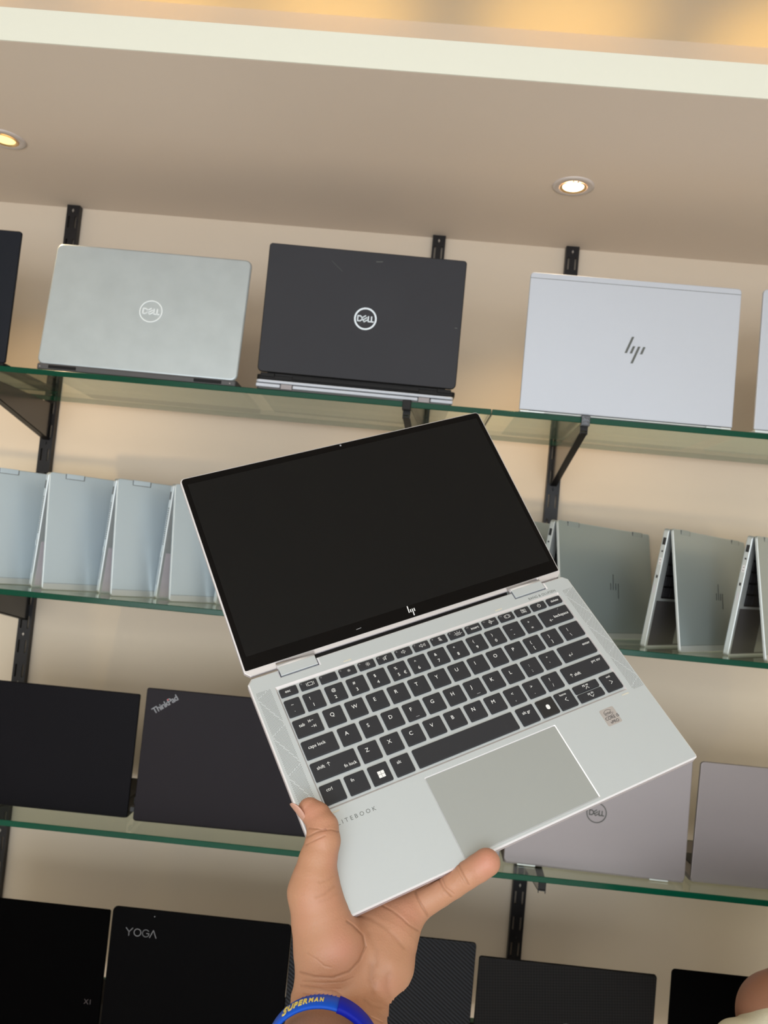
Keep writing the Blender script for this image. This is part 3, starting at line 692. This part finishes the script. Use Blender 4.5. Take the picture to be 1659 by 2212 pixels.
key(268.5, 283.6, *R5, [('end', 5.4, 11.6, 2.7, M['legend']), (lambda o: icon(o, [[(6.4, 9.0), (8.6, 7.4), (6.4, 5.8)]], .35),)])
# function row
PF = 16.58
def frow(i, legs): x = 20.4 + PF * i; key(x, x + 14.2, *RF, legs)
def fnl(n): return ('f%d' % n, .9, 4.9, 1.7, M['legend_dim'])
C8 = lambda cx, cy, r, k=12: [(cx + r * math.cos(2 * PI * i / k), cy + r * math.sin(2 * PI * i / k)) for i in range(k + 1)]
def sun(o, r, q): icon(o, [C8(8, 3.6, r * .45, 8)] + [[(8 + r * .8 * math.cos(a), 3.6 + r * .8 * math.sin(a)), (8 + q * math.cos(a), 3.6 + q * math.sin(a))] for a in [PI / 4 * i for i in range(8)]], .22)
def spk(o, k, cut=False):
    L = [[(5.2, 3.0), (6.2, 3.0), (7.4, 2.0), (7.4, 5.2), (6.2, 4.2), (5.2, 4.2), (5.2, 3.0)]]
    for i in range(k): L.append([(8.0 + i * .9 + .6 * math.cos(a), 3.6 + (.7 + .5 * i) * math.sin(a)) for a in [R(q) for q in (-60, -20, 20, 60)]])
    if cut: L.append([(5.2, 1.8), (8.8, 5.6)])
    icon(o, L, .24)
frow(0, [('esc', 4.0, 2.7, 3.4)])
frow(1, [fnl(1), (lambda o: icon(o, [[(6.3, 2.3), (10.1, 2.3), (10.1, 4.9), (6.3, 4.9), (6.3, 2.3)], [(5.2, 2.3), (5.2, 4.9)], [(11.2, 2.3), (11.2, 4.9)]], .3),)])
frow(2, [fnl(2)])
frow(3, [fnl(3), (sun, .9, 1.2)]); frow(4, [fnl(4), (sun, 1.3, 1.9)]); frow(5, [fnl(5), (spk, 0, True)]); frow(6, [fnl(6), (spk, 1)]); frow(7, [fnl(7), (spk, 3)])
frow(8, [fnl(8), (lambda o: icon(o, [[(7.4, 3.4), (7.4, 5.4), (8.4, 5.4), (8.4, 3.4), (7.4, 3.4)], [(6.7, 3.6), (7.0, 2.6), (8.8, 2.6), (9.1, 3.6)], [(7.9, 2.6), (7.9, 1.8)], [(6.6, 5.4), (9.3, 1.9)]], .24),)])
frow(9, [fnl(9), (lambda o: icon(o, [[(6.4, 2.0), (10.4, 2.0), (10.4, 4.0), (6.4, 4.0), (6.4, 2.0)], [(7.2, 3.0), (9.6, 3.0)], [(8.4, 4.6), (8.4, 5.6)], [(6.4, 4.6), (5.8, 5.4)], [(10.4, 4.6), (11.0, 5.4)], [(5.6, 3.0), (4.8, 3.0)], [(11.2, 3.0), (12.0, 3.0)]], .24),)])
frow(10, [fnl(10), ('insert', 4.4, 2.4, 3.3)])
frow(11, [fnl(11), (lambda o: icon(o, [[(5.6, 3.7), (10.8, 3.7)], [(8.8, 3.7), (7.2, 5.7), (6.8, 5.7), (7.4, 3.7)], [(8.8, 3.7), (7.2, 1.7), (6.8, 1.7), (7.4, 3.7)], [(6.0, 4.6), (6.3, 3.7), (6.0, 2.8)]], .24),)])
frow(12, [fnl(12), (lambda o: icon(o, [C8(7.6, 3.6, 1.7, 10), [(6.0, 5.2), (4.9, 4.4), (4.9, 2.8), (6.0, 2.0)], [(9.2, 5.2), (10.3, 4.4), (10.3, 2.8), (9.2, 2.0)]], .26),)])
frow(13, [(lambda o: icon(o, [[(5.6, 2.0), (9.8, 2.0), (9.8, 4.9), (5.6, 4.9), (5.6, 2.0)], C8(7.7, 3.4, .9, 8), [(5.6, 5.6), (9.8, 1.4)]], .26),)])
frow(14, [(lambda o: icon(o, [[(7.2 + 1.5 * math.cos(R(a)), 3.4 + 1.5 * math.sin(R(a))) for a in range(120, 421, 25)], [(7.2, 3.6), (7.2, 5.5)]], .3),)])
frow(15, [('delete', 3.0, 2.5, 3.2)])
MB().strokes([[(.0155, .0125), (.0168, .0137)]], .00025, 0, .00003).build('scratch', M['legend_dim'], hl, loc=(.2575, .1458, .00065))
# prints on the deck
place(text_mesh('ELITEBOOK', .0043, M['print'], 0, .00003, 1.62), 'printed_word', hl, (.0192, .0575, .00003))
place(text_mesh('BANG & OLUFSEN', .0034, M['print'], .004, .00003, 1.04), 'printed_word', hl, (.2550, .1762, .00003))
st = MB().slab(.2502, .2638, .0478, .0622, 0, .00012, .0014, .00003).build('processor_sticker', M['sticker'], hl)
st['label'] = 'small silver processor sticker'
place(text_mesh('intel', .0036, M['sticker_ink'], .006), 'print', st, (.2535, .0570, .00014)); place(text_mesh('CORE i5', .0036, M['sticker_ink'], .012), 'print', st, (.2512, .0527, .00014)); place(text_mesh('vPRO', .0034, M['sticker_ink'], .012), 'print', st, (.2537, .0490, .00014))
e_ = MB(); e_.strokes([[(.2570 + .0040 * math.cos(a), .0582 + .0027 * math.sin(a)) for a in [R(30 + i * 20) for i in range(17)]]], .00028, .00012, .00016); e_.build('print', M['sticker_ink'], st)

# ---- lid
Mrel = MBs.inverted() @ MLs
lid = empty('lid', mw=None); lid.parent = hl; lid.matrix_local = Mrel
bpy.data.objects.remove(lid)
WL, HL = .3026, .1858
bm = bmesh.new()
lo = [(.0022, -.0002), (.0030, -.0010), (WL - .0030, -.0010), (WL - .0022, -.0002), (WL, .0022), (WL, .0030)]
def arcp(cx, cy, r, a0, a1, n=5): return [(cx + r * math.cos(R(a0 + (a1 - a0) * i / n)), cy + r * math.sin(R(a0 + (a1 - a0) * i / n))) for i in range(n + 1)]
outl = [(.0042, -.0010), (.0262, -.0010), (.0262, .0036), (.0586, .0036), (.0586, .0006), (.2444, .0006), (.2444, .0036), (.2772, .0036), (.2772, -.0010), (WL - .0042, -.0010), (WL, .0032)] + arcp(WL - .004, HL - .004, .004, 0, 90) + arcp(.004, HL - .004, .004, 90, 180) + [(0, .0032)]
A0 = loop(inset(outl, .0005), 0); A1 = loop(outl, -.0005); A2 = loop(outl, -.0046); A3 = loop(inset(outl, .0008), -.0052)
bm.faces.new(A0); skin(A0, A1, 1); skin(A1, A2, 2); skin(A2, A3, 1); bm.faces.new(A3)
bmesh.ops.triangulate(bm, faces=[f for f in bm.faces if len(f.verts) > 4]); bmesh.ops.recalc_face_normals(bm, faces=bm.faces)
me = bpy.data.meshes.new('lid'); bm.to_mesh(me); bm.free()
for k in ('held_chin', 'chrome', 'held_side'): me.materials.append(M[k])
lid = place(me, 'lid', hl); lid.matrix_local = Mrel
MB().slab(.0011, WL - .0011, .0044, HL - .0010, 0, .0005, (.0012, .0012, .0032, .0032), .0002).build('screen_glass', M['bezel'], lid)
MB().box(.0053, WL - .0053, .0155, HL - .0072, .0005, .00053).build('display_panel', M['panel'], lid)
MB().cyl(.1513, HL - .0030, .00085, .0005, .00056, 20).build('webcam', M['legend_dim'], lid)
place(hp_mesh(.0095, M['legend'], .06, .085), 'emblem', lid, (.1513, .0105, .00052))
MB().box(.0590, .2440, -.0050, .0016, -.0056, -.0026).build('hinge_gap_cover', M['black_plastic'], lid)
MB().strokes([[(.0990, .0093), (.1035, .0096)]], .0004, .0005, .00054).build('smudge', M['legend_dim'], lid)
# ================================================================== THE HAND (one continuous surface grown from a distance field)
def base2cam(x, y, z):
    wv = MBs @ Vector((x, y, z)); return CAM @ (np.array(wv) - np.array((0, 0, H0)))
def seg(P, a, b, ra, rb):
    ab = b - a; t = np.clip(((P - a) @ ab) / (ab @ ab), 0, 1)
    return np.sqrt((((P - a) - t[:, None] * ab) ** 2).sum(1)) - (ra + (rb - ra) * t)
def smin(a, b, k):
    h = np.maximum(k - np.abs(a - b), 0) / k; return np.minimum(a, b) - h * h * k * .25
def chain(P, pts, k):
    f = None
    for (a, b) in zip(pts[:-1], pts[1:]):
        g = seg(P, a[0], b[0], a[1], b[1]); f = g if f is None else smin(f, g, k)
    return f
def C(L): return [(pix(x, y, d), r) for (x, y, d, r) in L]
PALM = [C([(640, 2560, .365, .030), (668, 2400, .430, .0265), (682, 2280, .475, .0235), (692, 2190, .512, .0205), (708, 2110, .519, .0200), (710, 2040, .521, .0212), (694, 1990, .526, .0188), (679, 1926, .531, .0166)]),
        C([(745, 2560, .370, .031), (752, 2400, .436, .0265), (768, 2280, .480, .0240), (789, 2190, .516, .0208), (798, 2172, .5185, .0192), (803, 2150, .523, .0181), (829, 2080, .532, .0196), (846, 2020, .543, .0178), (862, 1985, .551, .0140)]),
        C([(738, 2190, .518, .0205), (770, 2130, .526, .0205), (800, 2060, .538, .0190), (815, 1990, .556, .0160)]),
        C([(712, 2050, .523, .0190), (770, 2020, .544, .0155), (815, 1990, .556, .0160)])]
THUMB = C([(679, 1926, .531, .0166), (682, 1890, .5335, .0140), (686, 1860, .5365, .0124), (698, 1816, .5415, .0113), (697, 1787, .5475, .0104), (685, 1763, .5530, .0091), (669, 1749, .5565, .0081)])
PINKY = C([(862, 1985, .551, .0140), (900, 1956, .556, .0108), (948, 1930, .5550, .0091), (978, 1912, .5535, .0088), (1008, 1891, .5525, .0090), (1032, 1876, .5520, .0091), (1051, 1863, .5520, .0093)])
HID = []
for pts in (((.020, .004, -.030, .0105), (.040, .030, -.0265, .0098), (.060, .062, -.0225, .0090), (.076, .095, -.0210, .0085)),
            ((.033, .002, -.030, .0105), (.064, .028, -.0265, .0098), (.095, .062, -.0225, .0090), (.118, .092, -.0210, .0085)),
            ((.045, .001, -.031, .0100), (.078, .020, -.0265, .0092), (.112, .045, -.0220, .0086), (.138, .068, -.0208, .0082))):
    HID.append([(base2cam(a, b, c), r) for a, b, c, r in pts])
MI = np.array(MBs.inverted()); 
def laptop_box(P):
    Wd = P @ CAM + np.array((0, 0, H0)); L = Wd @ MI[:3, :3].T + MI[:3, 3]
    c = np.array((.1513, .0944, -.0062)); hh = np.array((.1513 - .0002, .0944 - .0002, .0060 - .0000)); q = np.abs(L - c) - hh
    return np.sqrt((np.maximum(q, 0) ** 2).sum(1)) + np.minimum(q.max(1), 0)
CREASE = [  # polyline in authoring view, width px, depth mm
    ([(668, 1789), (684, 1790), (699, 1793), (716, 1792), (730, 1796)], 2.0, .55), ([(664, 1808), (675, 1802), (687, 1796), (702, 1793)], 2.2, .60), ([(662, 1824), (674, 1818), (684, 1813), (702, 1805)], 2.0, .45),
    ([(683, 1938), (702, 1930), (722, 1914)], 3.0, .30), ([(690, 1948), (708, 1942), (726, 1930)], 3, .15), ([(690, 1905), (706, 1902), (719, 1893)], 3, .2),
    ([(750, 1990), (762, 1998), (784, 2020), (789, 2045), (777, 2074), (755, 2099), (719, 2112), (679, 2110), (650, 2101)], 2.6, .75),
    ([(664, 2060), (684, 2072), (700, 2086), (716, 2090)], 1.8, .30), ([(655, 2120), (700, 2123), (740, 2121), (762, 2112)], 1.8, .30), ([(660, 2130), (700, 2135), (735, 2136)], 1.8, .22),
    ([(826, 1956), (846, 1966), (866, 1981), (884, 1998), (903, 2010)], 2.6, .50), ([(775, 1977), (802, 1984), (832, 2003), (856, 2027), (872, 2046)], 4.5, .28), ([(798, 2015), (812, 2050), (812, 2085)], 6, .25),
    ([(948, 1900), (953, 1912), (958, 1922), (974, 1938)], 2.0, .55), ([(955, 1897), (962, 1916), (980, 1930)], 1.6, .3), ([(992, 1868), (997, 1882), (1002, 1893), (1012, 1911)], 2.0, .60), ([(986, 1876), (994, 1892), (1004, 1908)], 1.6, .22),
    ([(896, 1925), (902, 1940), (910, 1955), (924, 1978)], 2.4, .65),
    ([(650, 2130), (668, 2133), (700, 2139), (723, 2143), (750, 2160), (777, 2179), (800, 2196), (825, 2208)], 2.2, .50), ([(655, 2145), (690, 2152), (720, 2158), (748, 2170)], 1.8, .30),
    ([(790, 2160), (805, 2172), (822, 2175)], 4.5, .32), ([(808, 2140), (801, 2115), (803, 2085)], 7, .45), ([(842, 2150), (836, 2130), (838, 2105)], 7, .3)]
BUMP = [((738, 2055), 40, .6), ((845, 2085), 22, .9), ((818, 2120), 14, 1.0), ((668, 1925), 24, .3), ((715, 1845), 20, .4), ((1040, 1868), 20, .3), ((880, 1960), 18, .5), ((700, 1815), 14, .4)]
def topix(P): return np.stack([829.5 + FPX * P[:, 0] / -P[:, 2], 1106 - FPX * P[:, 1] / -P[:, 2]], 1)
def polyd(U, line):
    d = np.full(len(U), 1e9)
    for a, b in zip(line[:-1], line[1:]):
        a = np.array(a, float); b = np.array(b, float); ab = b - a; t = np.clip(((U - a) @ ab) / (ab @ ab), 0, 1)
        d = np.minimum(d, np.sqrt((((U - a) - t[:, None] * ab) ** 2).sum(1)))
    return d
def crease_field(U):
    g = np.zeros(len(U)); q = np.zeros(len(U))
    for ln, wd, dp in CREASE:
        e = np.exp(-(polyd(U, ln) / wd) ** 2); g += dp * .001 * e; q = np.maximum(q, dp * e)
    return g, q
def hand_sdf(P, detail=False):
    f = None
    for c in PALM: g = chain(P, c, .003); f = g if f is None else smin(f, g, .010)
    f = smin(f, chain(P, THUMB, .002), .005)
    f = smin(f, chain(P, PINKY, .001), .008)
    for c in HID: f = smin(f, chain(P, c, .003), .008)
    if detail:
        U = topix(P); g, _ = crease_field(U); f = f + g
        for (c, r, a) in BUMP: f = f - a * .001 * np.exp(-((U - np.array(c)) ** 2).sum(1) / r ** 2)
    return np.maximum(f, -laptop_box(P) + .0002)
def surface_nets(fn, lo, hi, hstep):
    n = [int(math.ceil((hi[i] - lo[i]) / hstep)) + 1 for i in range(3)]
    ax = [lo[i] + hstep * np.arange(n[i]) for i in range(3)]
    F = np.empty(n, np.float32)
    yy, zz = np.meshgrid(ax[1], ax[2], indexing='ij')
    for i in range(n[0]):
        P = np.stack([np.full(yy.size, ax[0][i]), yy.ravel(), zz.ravel()], 1); F[i] = fn(P).reshape(yy.shape)
    S = F < 0
    c = np.zeros([k - 1 for k in n], int)
    for dx in (0, 1):
        for dy in (0, 1):
            for dz in (0, 1): c += S[dx:n[0] - 1 + dx, dy:n[1] - 1 + dy, dz:n[2] - 1 + dz]
    act = (c > 0) & (c < 8); idx = -np.ones(act.shape, int); cells = np.argwhere(act); idx[act] = np.arange(len(cells))
    acc = np.zeros((len(cells), 3)); cnt = np.zeros(len(cells))
    corners = [(a, b, d) for a in (0, 1) for b in (0, 1) for d in (0, 1)]
    for a in corners:
        for k in range(3):
            if a[k] == 1: continue
            b = list(a); b[k] = 1
            fa = F[cells[:, 0] + a[0], cells[:, 1] + a[1], cells[:, 2] + a[2]].astype(float); fb_ = F[cells[:, 0] + b[0], cells[:, 1] + b[1], cells[:, 2] + b[2]].astype(float)
            cr = (fa < 0) != (fb_ < 0); t = np.where(cr, fa / np.where(cr, fa - fb_, 1), 0)
            p = np.tile(np.array(a, float), (len(cells), 1)); p[:, k] += t; acc += np.where(cr[:, None], p, 0); cnt += cr
    V = (cells + acc / cnt[:, None]) * hstep + np.array(lo)
    faces = []
    for k in range(3):
        u, v = [(1, 2), (2, 0), (0, 1)][k]
        sl0 = [slice(0, n[i]) for i in range(3)]; sl1 = list(sl0); sl0[k] = slice(0, n[k] - 1); sl1[k] = slice(1, n[k])
        A, Bq = S[tuple(sl0)], S[tuple(sl1)]; E = np.argwhere(A != Bq)
        E = E[(E[:, u] > 0) & (E[:, v] > 0) & (E[:, u] < n[u] - 1) & (E[:, v] < n[v] - 1)]
        def cell(du, dv): q = E.copy(); q[:, u] -= du; q[:, v] -= dv; return idx[q[:, 0], q[:, 1], q[:, 2]]
        Q = np.stack([cell(1, 1), cell(0, 1), cell(0, 0), cell(1, 0)], 1); inside = A[E[:, 0], E[:, 1], E[:, 2]]
        Q[~inside] = Q[~inside][:, ::-1]; faces.append(Q)
    return V, np.concatenate(faces)
def subdiv_quads(V, Fq):
    e = np.concatenate([Fq[:, [i, (i + 1) % 4]] for i in range(4)]); es = np.sort(e, 1); ue, inv = np.unique(es, axis=0, return_inverse=True); inv = inv.ravel()
    n = len(V); m = len(Fq); Vm = (V[ue[:, 0]] + V[ue[:, 1]]) / 2; Vc = V[Fq].mean(1); W_ = np.concatenate([V, Vm, Vc])
    E = [n + inv[i * m:(i + 1) * m] for i in range(4)]; cc = n + len(ue) + np.arange(m)
    return W_, np.concatenate([np.stack([Fq[:, i], E[i], cc, E[i - 1]], 1) for i in range(4)])
def project(fn, V, it=3):
    for _ in range(it):
        f = fn(V); g = np.stack([(fn(V + np.eye(3)[i] * 2e-4) - f) / 2e-4 for i in range(3)], 1)
        gn = (g ** 2).sum(1); V = V - np.clip(f / np.maximum(gn, .2), -.0015, .0015)[:, None] * g
    return V
def relax(V, Fq, it=1):
    for _ in range(it):
        acc = np.zeros_like(V); cnt = np.zeros(len(V))
        for i in range(4):
            a, b = Fq[:, i], Fq[:, (i + 1) % 4]
            np.add.at(acc, a, V[b]); np.add.at(cnt, a, 1); np.add.at(acc, b, V[a]); np.add.at(cnt, b, 1)
        V = .4 * V + .6 * acc / cnt[:, None]
    return V
def np_mesh(name, V, Fq, m):
    me = bpy.data.meshes.new(name); me.vertices.add(len(V)); me.vertices.foreach_set('co', V.astype(np.float32).ravel())
    me.loops.add(Fq.size); me.loops.foreach_set('vertex_index', Fq.astype(np.int32).ravel())
    me.polygons.add(len(Fq)); me.polygons.foreach_set('loop_start', np.arange(0, Fq.size, 4, dtype=np.int32)); me.polygons.foreach_set('use_smooth', [True] * len(Fq))
    me.update(calc_edges=True); me.validate(); me.materials.append(m); return me
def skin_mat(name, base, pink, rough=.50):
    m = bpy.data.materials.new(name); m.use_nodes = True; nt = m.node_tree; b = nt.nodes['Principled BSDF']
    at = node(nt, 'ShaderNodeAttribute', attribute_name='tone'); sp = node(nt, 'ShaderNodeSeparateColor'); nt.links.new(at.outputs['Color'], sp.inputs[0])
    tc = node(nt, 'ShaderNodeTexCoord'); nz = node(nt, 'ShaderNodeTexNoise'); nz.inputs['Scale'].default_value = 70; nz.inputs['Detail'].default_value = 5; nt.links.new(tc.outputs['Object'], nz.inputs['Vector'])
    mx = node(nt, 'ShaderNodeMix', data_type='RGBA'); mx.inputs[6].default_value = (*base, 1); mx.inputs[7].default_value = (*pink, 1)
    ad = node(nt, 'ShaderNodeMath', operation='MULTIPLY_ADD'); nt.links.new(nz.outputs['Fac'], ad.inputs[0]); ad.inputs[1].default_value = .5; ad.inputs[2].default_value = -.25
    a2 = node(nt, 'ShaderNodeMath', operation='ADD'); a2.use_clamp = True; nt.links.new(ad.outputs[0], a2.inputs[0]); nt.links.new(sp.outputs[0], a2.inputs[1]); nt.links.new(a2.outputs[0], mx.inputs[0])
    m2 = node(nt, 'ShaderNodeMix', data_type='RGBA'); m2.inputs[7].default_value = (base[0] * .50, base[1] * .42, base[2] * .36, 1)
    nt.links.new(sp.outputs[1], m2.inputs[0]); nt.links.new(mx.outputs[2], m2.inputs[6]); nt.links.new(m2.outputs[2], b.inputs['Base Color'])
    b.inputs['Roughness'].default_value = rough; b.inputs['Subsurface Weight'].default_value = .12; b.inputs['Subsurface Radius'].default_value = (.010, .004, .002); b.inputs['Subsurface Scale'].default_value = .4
    n2 = node(nt, 'ShaderNodeTexNoise'); n2.inputs['Scale'].default_value = 900; n2.inputs['Detail'].default_value = 4
    v2 = node(nt, 'ShaderNodeTexVoronoi'); v2.inputs['Scale'].default_value = 700
    nt.links.new(tc.outputs['Object'], n2.inputs['Vector']); nt.links.new(tc.outputs['Object'], v2.inputs['Vector'])
    sm = node(nt, 'ShaderNodeMath', operation='ADD'); nt.links.new(n2.outputs['Fac'], sm.inputs[0]); nt.links.new(v2.outputs['Distance'], sm.inputs[1])
    bp = node(nt, 'ShaderNodeBump'); bp.inputs['Strength'].default_value = .35; bp.inputs['Distance'].default_value = .0003
    nt.links.new(sm.outputs[0], bp.inputs['Height']); nt.links.new(bp.outputs[0], b.inputs['Normal'])
    return m
M['skin'] = skin_mat('skin', (.44, .232, .130), (.50, .222, .150))
def tone(me, V, pinks, crease=True):
    U = topix(V); k = np.full(len(V), .25)
    for (c, r, a) in pinks: k = k + a * np.exp(-((U - np.array(c)) ** 2).sum(1) / r ** 2)
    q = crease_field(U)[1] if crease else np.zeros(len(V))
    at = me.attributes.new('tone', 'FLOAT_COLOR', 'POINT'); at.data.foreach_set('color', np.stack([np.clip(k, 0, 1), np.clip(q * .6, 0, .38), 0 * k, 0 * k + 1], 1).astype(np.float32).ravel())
allp = np.array([p for c in PALM + [THUMB, PINKY] + HID for p, _ in c]); lo = allp.min(0) - .034; hi = allp.max(0) + .034
lo[1] = pix(0, 2540, .375)[1]
Vh, Fh = surface_nets(lambda P: hand_sdf(P), lo, hi, .0016)
Vh = relax(Vh, Fh, 1); Vh, Fh = subdiv_quads(Vh, Fh); Vh = project(lambda P: hand_sdf(P), Vh, 1); Vh, Fh = subdiv_quads(Vh, Fh); Vh = project(lambda P: hand_sdf(P, True), Vh, 2)
wristp = np.array(cam2w(pix(735, 2250, .49)))
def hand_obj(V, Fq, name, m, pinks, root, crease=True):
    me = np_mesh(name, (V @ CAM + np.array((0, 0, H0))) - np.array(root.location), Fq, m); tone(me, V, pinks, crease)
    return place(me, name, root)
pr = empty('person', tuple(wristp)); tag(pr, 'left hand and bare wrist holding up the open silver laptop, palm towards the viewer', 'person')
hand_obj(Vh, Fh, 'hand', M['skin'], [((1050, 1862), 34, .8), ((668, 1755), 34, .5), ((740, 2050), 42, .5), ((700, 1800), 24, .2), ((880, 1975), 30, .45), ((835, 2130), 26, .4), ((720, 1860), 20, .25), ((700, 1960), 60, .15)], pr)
# thumb nail: a curved plate along the outer side of the thumb tip, N near edge, O outermost line
NS = [((661, 1778), (659, 1780)), ((661, 1771), (655, 1774)), ((659.5, 1764), (650, 1768)), ((656, 1756), (643, 1759.5)), ((650, 1747.5), (637, 1751.5)), ((643, 1740.5), (631.5, 1744.5)), ((636, 1736.5), (628, 1740)), ((630, 1735), (626.5, 1736.5))]
nv = []; nf = []; NV = 9
for (N_, O_) in NS:
    A_, B_ = pix(*N_, .5475), pix(*O_, .5535); F_ = pix(N_[0] + 3, N_[1] + 1, .5610)
    K_ = 2 * B_ - .5 * (A_ + F_)
    for j in range(NV): t = j / (NV - 1); nv.append((1 - t) ** 2 * A_ + 2 * t * (1 - t) * K_ + t * t * F_)
for i in range(len(NS) - 1):
    for j in range(NV - 1): a = i * NV + j; nf.append((a, a + 1, a + NV + 1, a + NV))
nm = bpy.data.meshes.new('thumb_nail'); nm.from_pydata([tuple(np.array(cam2w(p)) - wristp) for p in nv], [], nf); nm.materials.append(M['nail']); nm.polygons.foreach_set('use_smooth', [True] * len(nf))
no = place(nm, 'thumb_nail', pr); md = no.modifiers.new('t', 'SOLIDIFY'); md.thickness = .0006; md.offset = 0
tag(no, 'pale thumb nail seen from the side')

# ---- wristband: a loose flat ring round the forearm
bc = pix(694, 2292, .468); bax = pix(672, 2450, .405) - pix(735, 2170, .525); bax /= np.linalg.norm(bax)
bax = bax * 1.0; bR = .0330
e1 = np.array((1., 0, 0)); e1 = e1 - (e1 @ bax) * bax; e1 /= np.linalg.norm(e1); e2 = np.cross(e1, bax); e2 /= np.linalg.norm(e2)
if e2[1] < 0: e2 = -e2
bandp = empty('wristband', tuple(np.array(cam2w(bc)))); tag(bandp, 'loose blue silicone wristband with raised yellow capital letters', 'wristband')
def ringpt(a, r, h): return bc + (e1 * math.sin(a) + e2 * math.cos(a)) * r + bax * h      # a = 0 at the top, clockwise
def ringmesh(a0, a1, n, r0, r1, h0, h1, name, m, rnd=.0008):
    v = []; f = []; prof = [(r0, h0 + rnd), (r0, h1 - rnd), (r0 + rnd, h1), (r1 - rnd, h1), (r1, h1 - rnd), (r1, h0 + rnd), (r1 - rnd, h0), (r0 + rnd, h0)]; K = len(prof)
    full = abs(a1 - a0) > 2 * PI - .01
    for i in range(n if full else n + 1):
        a = a0 + (a1 - a0) * i / n
        for (r, h) in prof: v.append(tuple(np.array(cam2w(ringpt(a, r, h))) - np.array(bandp.location)))
    N = n if full else n + 1
    for i in range(n):
        for k in range(K): f.append((i * K + k, i * K + (k + 1) % K, ((i + 1) % N) * K + (k + 1) % K, ((i + 1) % N) * K + k))
    if not full: f.append(tuple(range(K))); f.append(tuple(N * K - 1 - k for k in range(K)))
    me = bpy.data.meshes.new(name); me.from_pydata(v, [], f); me.materials.append(m)
    bm = bmesh.new(); bm.from_mesh(me); bmesh.ops.recalc_face_normals(bm, faces=bm.faces); bm.to_mesh(me); bm.free(); me.polygons.foreach_set('use_smooth', [True] * len(me.polygons))
    return place(me, name, bandp)
ringmesh(0, 2 * PI, 120, bR - .0012, bR + .0012, -.0065, .0065, 'strap', M['band'])
ringmesh(R(17), R(60), 24, bR - .0016, bR + .0022, -.0068, .0068, 'clasp', M['band_dark'])
ri = MB()
def letters(txt, a_start, sizes, m, r):
    a = a_start
    for ch, s_ in zip(txt, sizes):
        me = text_mesh(ch, s_, m, .035, .0003).copy(); xs = [v.co.x for v in me.vertices]; wch = max(xs) - min(xs); x0 = min(xs); wch *= .60
        for v in me.vertices:
            aa = a + (v.co.x - x0) * .60 / r; hh = -.0036 + (5.6e-3 - s_ * .72) * -.0 + (v.co.y - (s_ * .72 - .0062) * .5)
            q = np.array(cam2w(ringpt(aa, r + v.co.z, -(v.co.y - s_ * .36)))) - np.array(bandp.location); v.co = q
        o = place(me, 'letter', bandp); a += (wch + .0007) / r
letters('SUPERMAN', R(-41), [.0112, .0085, .0080, .0078, .0072, .0058, .0055, .0052], M['band_text'], bR + .0013)
for i in range(9):
    a = R(-22 + i * 4.2); q = []
    for (da, h) in ((0, -.0052), (.018, -.0052), (.045, -.0064), (.027, -.0064)): q.append(tuple(np.array(cam2w(ringpt(a + da, bR + .00135, h))) - np.array(bandp.location)))
    ri.v += q; n = len(ri.v); ri.f.append((n - 4, n - 3, n - 2, n - 1)); ri.m.append(0)
ho_ = ri.build('hatch_marks', M['band_dark'], bandp)

# ================================================================== THE OTHER PERSON, mostly outside the frame
D2 = .95
A2s = [(pix(1689, 2200, D2), .0505), (pix(1800, 2170, D2 + .02), .056), (pix(2100, 2180, D2 + .05), .062)]
S2 = [[(pix(1592, 2254, D2 - .02), .0270), (pix(1700, 2300, D2 - .02), .050)], [(pix(1694, 2256, D2 - .02), .0510), (pix(1800, 2240, D2 - .02), .062), (pix(1980, 2330, D2), .09)], [(pix(1640, 2330, D2 - .02), .045), (pix(1850, 2420, D2), .09), (pix(2060, 2500, D2 + .02), .11)]]
def arm_sdf(P): return chain(P, A2s, .02)
def sleeve_sdf(P):
    f = None
    for c in S2: g = chain(P, c, .02); f = g if f is None else smin(f, g, .012)
    U = topix(P); return f + .0018 * np.sin(U[:, 0] * .045 + U[:, 1] * .06) 
p2 = empty('person', tuple(cam2w(pix(1700, 2200, D2)))); tag(p2, 'second person mostly out of frame, bare bent elbow above a cream sleeve', 'person')
ap = np.array([p for p, _ in A2s]); Va, Fa = surface_nets(arm_sdf, ap.min(0) - .07, ap.max(0) + .07, .004); Va = relax(Va, Fa, 2); Va, Fa = subdiv_quads(Va, Fa); Va = project(arm_sdf, Va, 2)
M['skin2'] = skin_mat('tanned_skin', (.25, .115, .065), (.27, .118, .075))
hand_obj(Va, Fa, 'arm', M['skin2'], [], p2, False)
ap = np.array([p for c in S2 for p, _ in c]); Va, Fa = surface_nets(sleeve_sdf, ap.min(0) - .12, ap.max(0) + .12, .006); Va = relax(Va, Fa, 2); Va, Fa = subdiv_quads(Va, Fa); Va = project(sleeve_sdf, Va, 2)
me = np_mesh('sleeve', (Va @ CAM + np.array((0, 0, H0))) - np.array(p2.location), Fa, M['cloth']); place(me, 'sleeve', p2)
